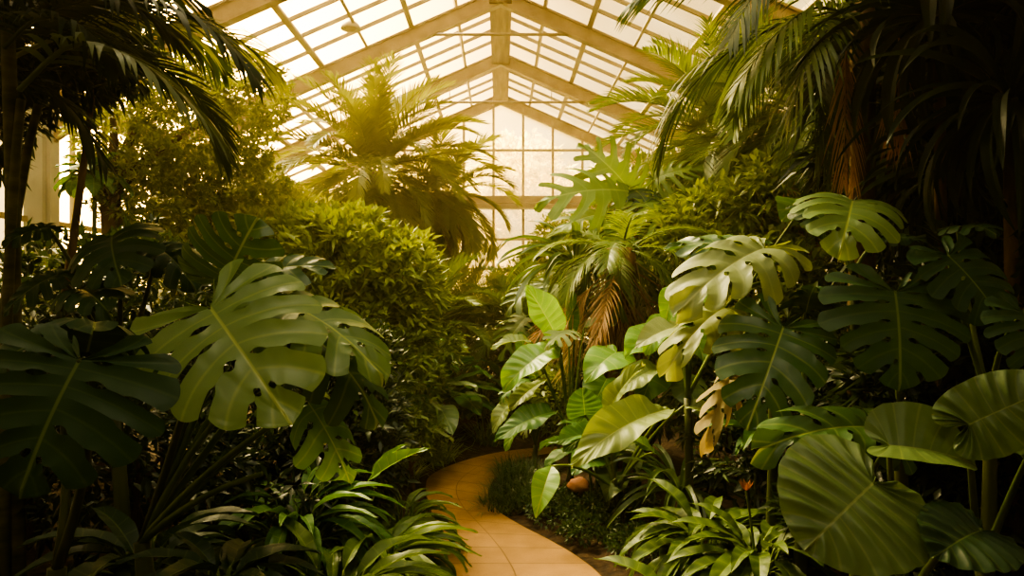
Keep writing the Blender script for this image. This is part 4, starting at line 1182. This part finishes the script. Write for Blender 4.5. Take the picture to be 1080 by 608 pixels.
st = link('stone', me); st.location = sp_ + Vector((0, 0, .085)); tag(st, 'rounded terracotta brown stone lying on the soil by the path', 'stone')

# background filling of the right bed
for i, (x, y, bl, ns, L, W, mt, lab) in enumerate([
    (2.2, 5.9, [((0, 0, 1.2), (.6, .5, .7)), ((.7, .2, 1.6), (.6, .5, .8)), ((-.4, -.2, .7), (.5, .4, .5))], 380, .13, .04, 'shrub_mid', 'mid green shrub behind the monstera group'),
    (3.3, 5.6, [((0, 0, 1.4), (.7, .5, .9)), ((.5, .1, 2.2), (.6, .5, .8)), ((-.5, 0, .8), (.5, .4, .6))], 380, .14, .045, 'shrub_dark', 'tall dark shrub against the right wall glass'),
    (2.0, 4.2, [((0, 0, .7), (.5, .4, .6)), ((.5, .1, .9), (.5, .4, .7)), ((-.4, .1, .5), (.4, .4, .45))], 340, .11, .034, 'shrub_dark', 'dark undergrowth below the split leaves on the right'),
    (1.75, 3.35, [((0, 0, .4), (.4, .3, .4)), ((.4, .2, .5), (.4, .4, .5))], 240, .09, .03, 'shrub_dark', 'shaded undergrowth behind the elephant ears'),
    (1.2, 6.3, [((0, 0, .7), (.5, .4, .6)), ((.5, 0, 1.0), (.5, .4, .7)), ((-.5, .2, .5), (.4, .3, .4))], 320, .12, .04, 'shrub_mid', 'leafy shrub filling the bed below the shaggy trunk'),
    (2.6, 8.6, [((0, 0, 1.8), (.9, .6, 1.0)), ((.9, 0, 2.1), (.8, .6, 1.0)), ((-.8, .3, 1.3), (.7, .6, .9))], 420, .15, .05, 'shrub', 'yellow green shrub behind the roof palm'),
    (3.2, 4.2, [((0, 0, 2.2), (.5, .5, .9)), ((-.3, .2, 3.2), (.5, .5, .7)), ((.4, .2, 1.2), (.5, .5, .8))], 380, .16, .05, 'shrub_dark', 'tall dark bush behind the right edge dracaenas')]):
    b = on_soil(x, y)
    bush('shrub', lab, b, [(b + Vector(c), rr) for c, rr in bl], ns, 8, L, W, mt, 130 + i, stems=5, low=-.8)

leafy('bird_of_paradise', 'paddle leaved plant leaning left behind the bright yellow green one', 'bird of paradise', 560, 6.6, (565, 470, 6.6), [
    ('paddle', 'paddle', (545, 420, 6.5), (520, 455, 6.3), (-.4, -.5, .7), 1.0),
    ('paddle_torn', 'lance', (560, 400, 6.6), (528, 425, 6.4), (-.3, -.5, .8), 1.0),
    ('paddle', 'paddle', (572, 395, 6.6), (600, 420, 6.3), (.3, -.6, .7), 1.0),
    ('paddle_up', 'lance', (565, 400, 6.7), (548, 352, 6.7), (-.2, -.9, .3), 1.0),
    ('paddle', 'fresh', (556, 440, 6.5), (535, 476, 6.3), (-.4, -.6, .6), 1.0),
    ('paddle_torn', 'monstera_cream', (575, 430, 6.4), (552, 462, 6.2), (-.2, -.6, .8), 1.0)])
young = leafy('philodendron', 'young philodendron with upright stalks under the long pale leaf', 'philodendron', 640, 4.95, (640, 530, 4.95), [
    ('heart', 'lance', (628, 480, 4.9), (604, 500, 4.7), (-.2, -.6, .7), 1.1),
    ('heart', 'paddle', (655, 470, 5.0), (672, 500, 4.8), (.2, -.6, .7), 1.1),
    ('heart', 'lance', (640, 465, 5.0), (640, 440, 4.9), (0, -.8, .5), 1.1),
    ('paddle', 'lance', (670, 490, 4.9), (700, 512, 4.7), (.2, -.5, .8), 1.0),
    ('heart', 'ear', (646, 500, 4.8), (640, 528, 4.6), (0, -.8, .5), 1.1)], pr=.012, smat='stem')

simple_bush('tree', 'dark long leaved tree filling the upper right corner behind the dracaenas', 1010, 0, 4.9, [((1000, 60, 4.9), (.7, .5, .6)), ((1060, 170, 4.8), (.55, .5, .6)), ((940, 150, 5.0), (.45, .4, .5)), ((1000, 240, 4.7), (.55, .4, .45))], 330, 8, .26, .05, 'shrub_dark', 140, cat='tree', stems=4, stem_r=.03, low=-.9, inner=.45, sag=.35)
simple_bush('shrub', 'dark broad leaved shrub behind the almost black split leaf', 1040, 0, 3.5, [((1040, 330, 3.5), (.35, .3, .4)), ((990, 420, 3.5), (.4, .3, .4)), ((1075, 450, 3.4), (.35, .3, .4))], 150, 8, .16, .055, 'shrub_dark', 141, stems=4, low=-.9)
simple_bush('shrub', 'leafy mid green shrub between the roof palm and the pale split leaf', 770, 0, 6.6, [((760, 235, 6.6), (.5, .4, .3)), ((820, 215, 6.4), (.4, .4, .4)), ((720, 270, 6.5), (.4, .4, .35)), ((790, 300, 6.2), (.5, .4, .4))], 240, 8, .16, .045, 'shrub', 142, stems=5, low=-.7, sag=.3)

palm('feather_palm', 'small arching palm between the upright paddle plant and the gable', on_soil(P(545, 0, 8.2).x, 8.2), P(545, 345, 8.2), .05, .95, 22, 'palm', (80, 0), 1.2, 50, .28, .013, .25, .8, 143, 'fibre', 0, .5, 'palm', seg=3)
rosette('philodendron', 'low heart leaved plant in the bed behind the brown stone', on_soil(.75, 5.45), 'heart', 'lance', 16, .22, (70, 0), 144, 'philodendron', .15, pet=.35)
rosette('dracaena', 'small strap leaved plant between the paddle leaves and the tilted split leaf', on_soil(1.15, 4.55), 'strap', 'strap', 40, .50, (85, 10), 145, 'dracaena', .25, spread=.03)

for k in range(7):
    p = P(787, 518, 3.15)
    leaf_between(striped, 'lance', 'bract', p, p + Vector((math.sin(k * 2.4) * .03, math.cos(k * 2.4) * .03, .045)), (math.sin(k * 2.4), math.cos(k * 2.4), -.3), 1.3, k % 3, name='bract', bend=.3)['label'] = 'dusty orange bract'
petiole(striped, Vector(striped.location) + Vector((0, 0, .05)), P(787, 518, 3.15), .006)

for k, x in enumerate((618, 626, 633, 645, 652, 660)):
    t = P(x, 462 + 5 * (k % 3), 4.95)
    b = on_soil(P(x + (640 - x) * .4, 0, 4.95).x, 4.95 - .04 * (k % 2))
    petiole(young, b, t, .010, 0.02)
    leaf_between(young, 'heart', ('lance', 'paddle', 'ear')[k % 3], t, t + Vector((.10 * (-1) ** k, -.14, -.05)), (0, -.5, .8), 1.0, k % 4)

# ------------------------------------------------------------------ light
w = bpy.data.worlds.new('warm hazy sky'); SC.world = w; w.use_nodes = True
nt = w.node_tree; N = nt.nodes; L = nt.links; N.clear()
tc = N.new('ShaderNodeTexCoord')
sx = N.new('ShaderNodeSeparateXYZ'); L.new(tc.outputs['Generated'], sx.inputs[0])
SUN = Vector((-.42, .50, .80)).normalized()
dp = N.new('ShaderNodeVectorMath'); dp.operation = 'DOT_PRODUCT'; dp.inputs[1].default_value = SUN
L.new(tc.outputs['Generated'], dp.inputs[0])
g = N.new('ShaderNodeMapRange'); g.inputs['From Min'].default_value = -.2; g.inputs['From Max'].default_value = 1.0
L.new(dp.outputs['Value'], g.inputs['Value'])
cr = ramp(N, [(0, (.95, .76, .40)), (.6, (1.0, .72, .29)), (1.0, (1.1, .60, .14))]); L.new(g.outputs[0], cr.inputs['Fac'])
# the sky glows round the low sun ahead and is dull overhead and behind
fy = N.new('ShaderNodeMapRange'); fy.interpolation_type = 'SMOOTHSTEP'
fy.inputs['From Min'].default_value = FY[0]; fy.inputs['From Max'].default_value = FY[1]; fy.inputs['To Min'].default_value = FY[2]; fy.inputs['To Max'].default_value = 1
L.new(sx.outputs['Y'], fy.inputs['Value'])
st_ = N.new('ShaderNodeMath'); st_.operation = 'MULTIPLY'; st_.inputs[1].default_value = SKY; L.new(fy.outputs[0], st_.inputs[0])
zz = N.new('ShaderNodeMapRange'); zz.inputs['From Min'].default_value = .40; zz.inputs['From Max'].default_value = .85
L.new(sx.outputs['Z'], zz.inputs['Value'])
zm = N.new('ShaderNodeMix'); zm.data_type = 'RGBA'; L.new(zz.outputs[0], zm.inputs['Factor']); L.new(cr.outputs['Color'], zm.inputs['A']); zm.inputs['B'].default_value = (.90, .92, .78, 1)
bg = N.new('ShaderNodeBackground'); L.new(zm.outputs['Result'], bg.inputs['Color']); L.new(st_.outputs[0], bg.inputs['Strength'])
# hot golden glow of the veiled sun, upper left ahead
gd = N.new('ShaderNodeVectorMath'); gd.operation = 'DOT_PRODUCT'; gd.inputs[1].default_value = Vector((-.44, .85, .29)).normalized()
L.new(tc.outputs['Generated'], gd.inputs[0])
gm = N.new('ShaderNodeMath'); gm.operation = 'MAXIMUM'; gm.inputs[1].default_value = 0; L.new(gd.outputs['Value'], gm.inputs[0])
gp = N.new('ShaderNodeMath'); gp.operation = 'POWER'; gp.inputs[1].default_value = 22; L.new(gm.outputs[0], gp.inputs[0])
gs = N.new('ShaderNodeMath'); gs.operation = 'MULTIPLY'; gs.inputs[1].default_value = GLOW; L.new(gp.outputs[0], gs.inputs[0])
b2 = N.new('ShaderNodeBackground'); b2.inputs['Color'].default_value = (1, .66, .22, 1); L.new(gs.outputs[0], b2.inputs['Strength'])
ash = N.new('ShaderNodeAddShader'); L.new(bg.outputs[0], ash.inputs[0]); L.new(b2.outputs[0], ash.inputs[1])
o_ = N.new('ShaderNodeOutputWorld'); L.new(ash.outputs[0], o_.inputs['Surface'])
sun = bpy.data.lights.new('low golden sun', 'SUN'); sun.energy = SUNE; sun.angle = math.radians(25); sun.color = (1, .85, .56)
so = bpy.data.objects.new('sun', sun); COL.objects.link(so); so.rotation_euler = SUN.to_track_quat('Z', 'Y').to_euler()
al = bpy.data.lights.new('soft fill light', 'AREA'); al.shape = 'RECTANGLE'; al.size = 2.4; al.size_y = 2.0; al.energy = AREA; al.color = (1, .86, .58); al.spread = math.radians(115)  # added fill out of view, lifts the middle of the beds
ao = bpy.data.objects.new('soft_fill_light', al); COL.objects.link(ao); ao.location = (.1, 3.9, 4.9)
ao.rotation_euler = (Vector((.1, 3.9, 4.9)) - Vector((-.1, 7.2, .6))).to_track_quat('Z', 'Y').to_euler()
al = bpy.data.lights.new('small fill light', 'AREA'); al.shape = 'RECTANGLE'; al.size = 1.6; al.size_y = 1.0; al.energy = AREA2; al.color = (1, .86, .60); al.spread = math.radians(85)  # second added fill out of view, brightens the near leaves
ao = bpy.data.objects.new('small_fill_light', al); COL.objects.link(ao); ao.location = (.1, .9, 4.3)
ao.rotation_euler = (Vector((.1, .9, 4.3)) - Vector((.15, 2.7, 1.2))).to_track_quat('Z', 'Y').to_euler()
# moist air inside the greenhouse
if HAZE:
    m, N, L = new_mat('moist greenhouse air')
    vs_ = N.new('ShaderNodeVolumeScatter'); vs_.inputs['Density'].default_value = HAZE; vs_.inputs['Anisotropy'].default_value = .65
    vs_.inputs['Color'].default_value = (1, .86, .55, 1)
    o_ = N.new('ShaderNodeOutputMaterial'); L.new(vs_.outputs[0], o_.inputs['Volume'])
    hz = MB().box((0, 6.5, 3.1), (10.6, 20.4, 6.9)).build('haze', m)
    tag(hz, 'warm moist haze hanging in the greenhouse air', 'haze', kind='stuff')

cam = bpy.data.cameras.new('camera'); co = bpy.data.objects.new('camera', cam); COL.objects.link(co)
co.location = (0, 0, EYE); co.rotation_euler = (PI / 2, 0, 0)
cam.sensor_width = 36; cam.lens = F / 1080 * 36; cam.shift_x = (540 - VX) / 1080; cam.shift_y = (VY - 304) / 1080
cam.clip_start = .05; cam.clip_end = 200
SC.camera = co
SC.view_settings.view_transform = 'AgX'
SC.view_settings.look = LOOK
SC.view_settings.exposure = EXPO
SC.cycles.max_bounces = 7; SC.cycles.diffuse_bounces = 3; SC.cycles.glossy_bounces = 2; SC.cycles.transmission_bounces = 4
SC.cycles.transparent_max_bounces = 12; SC.cycles.volume_bounces = 1
SC.cycles.use_denoising = True
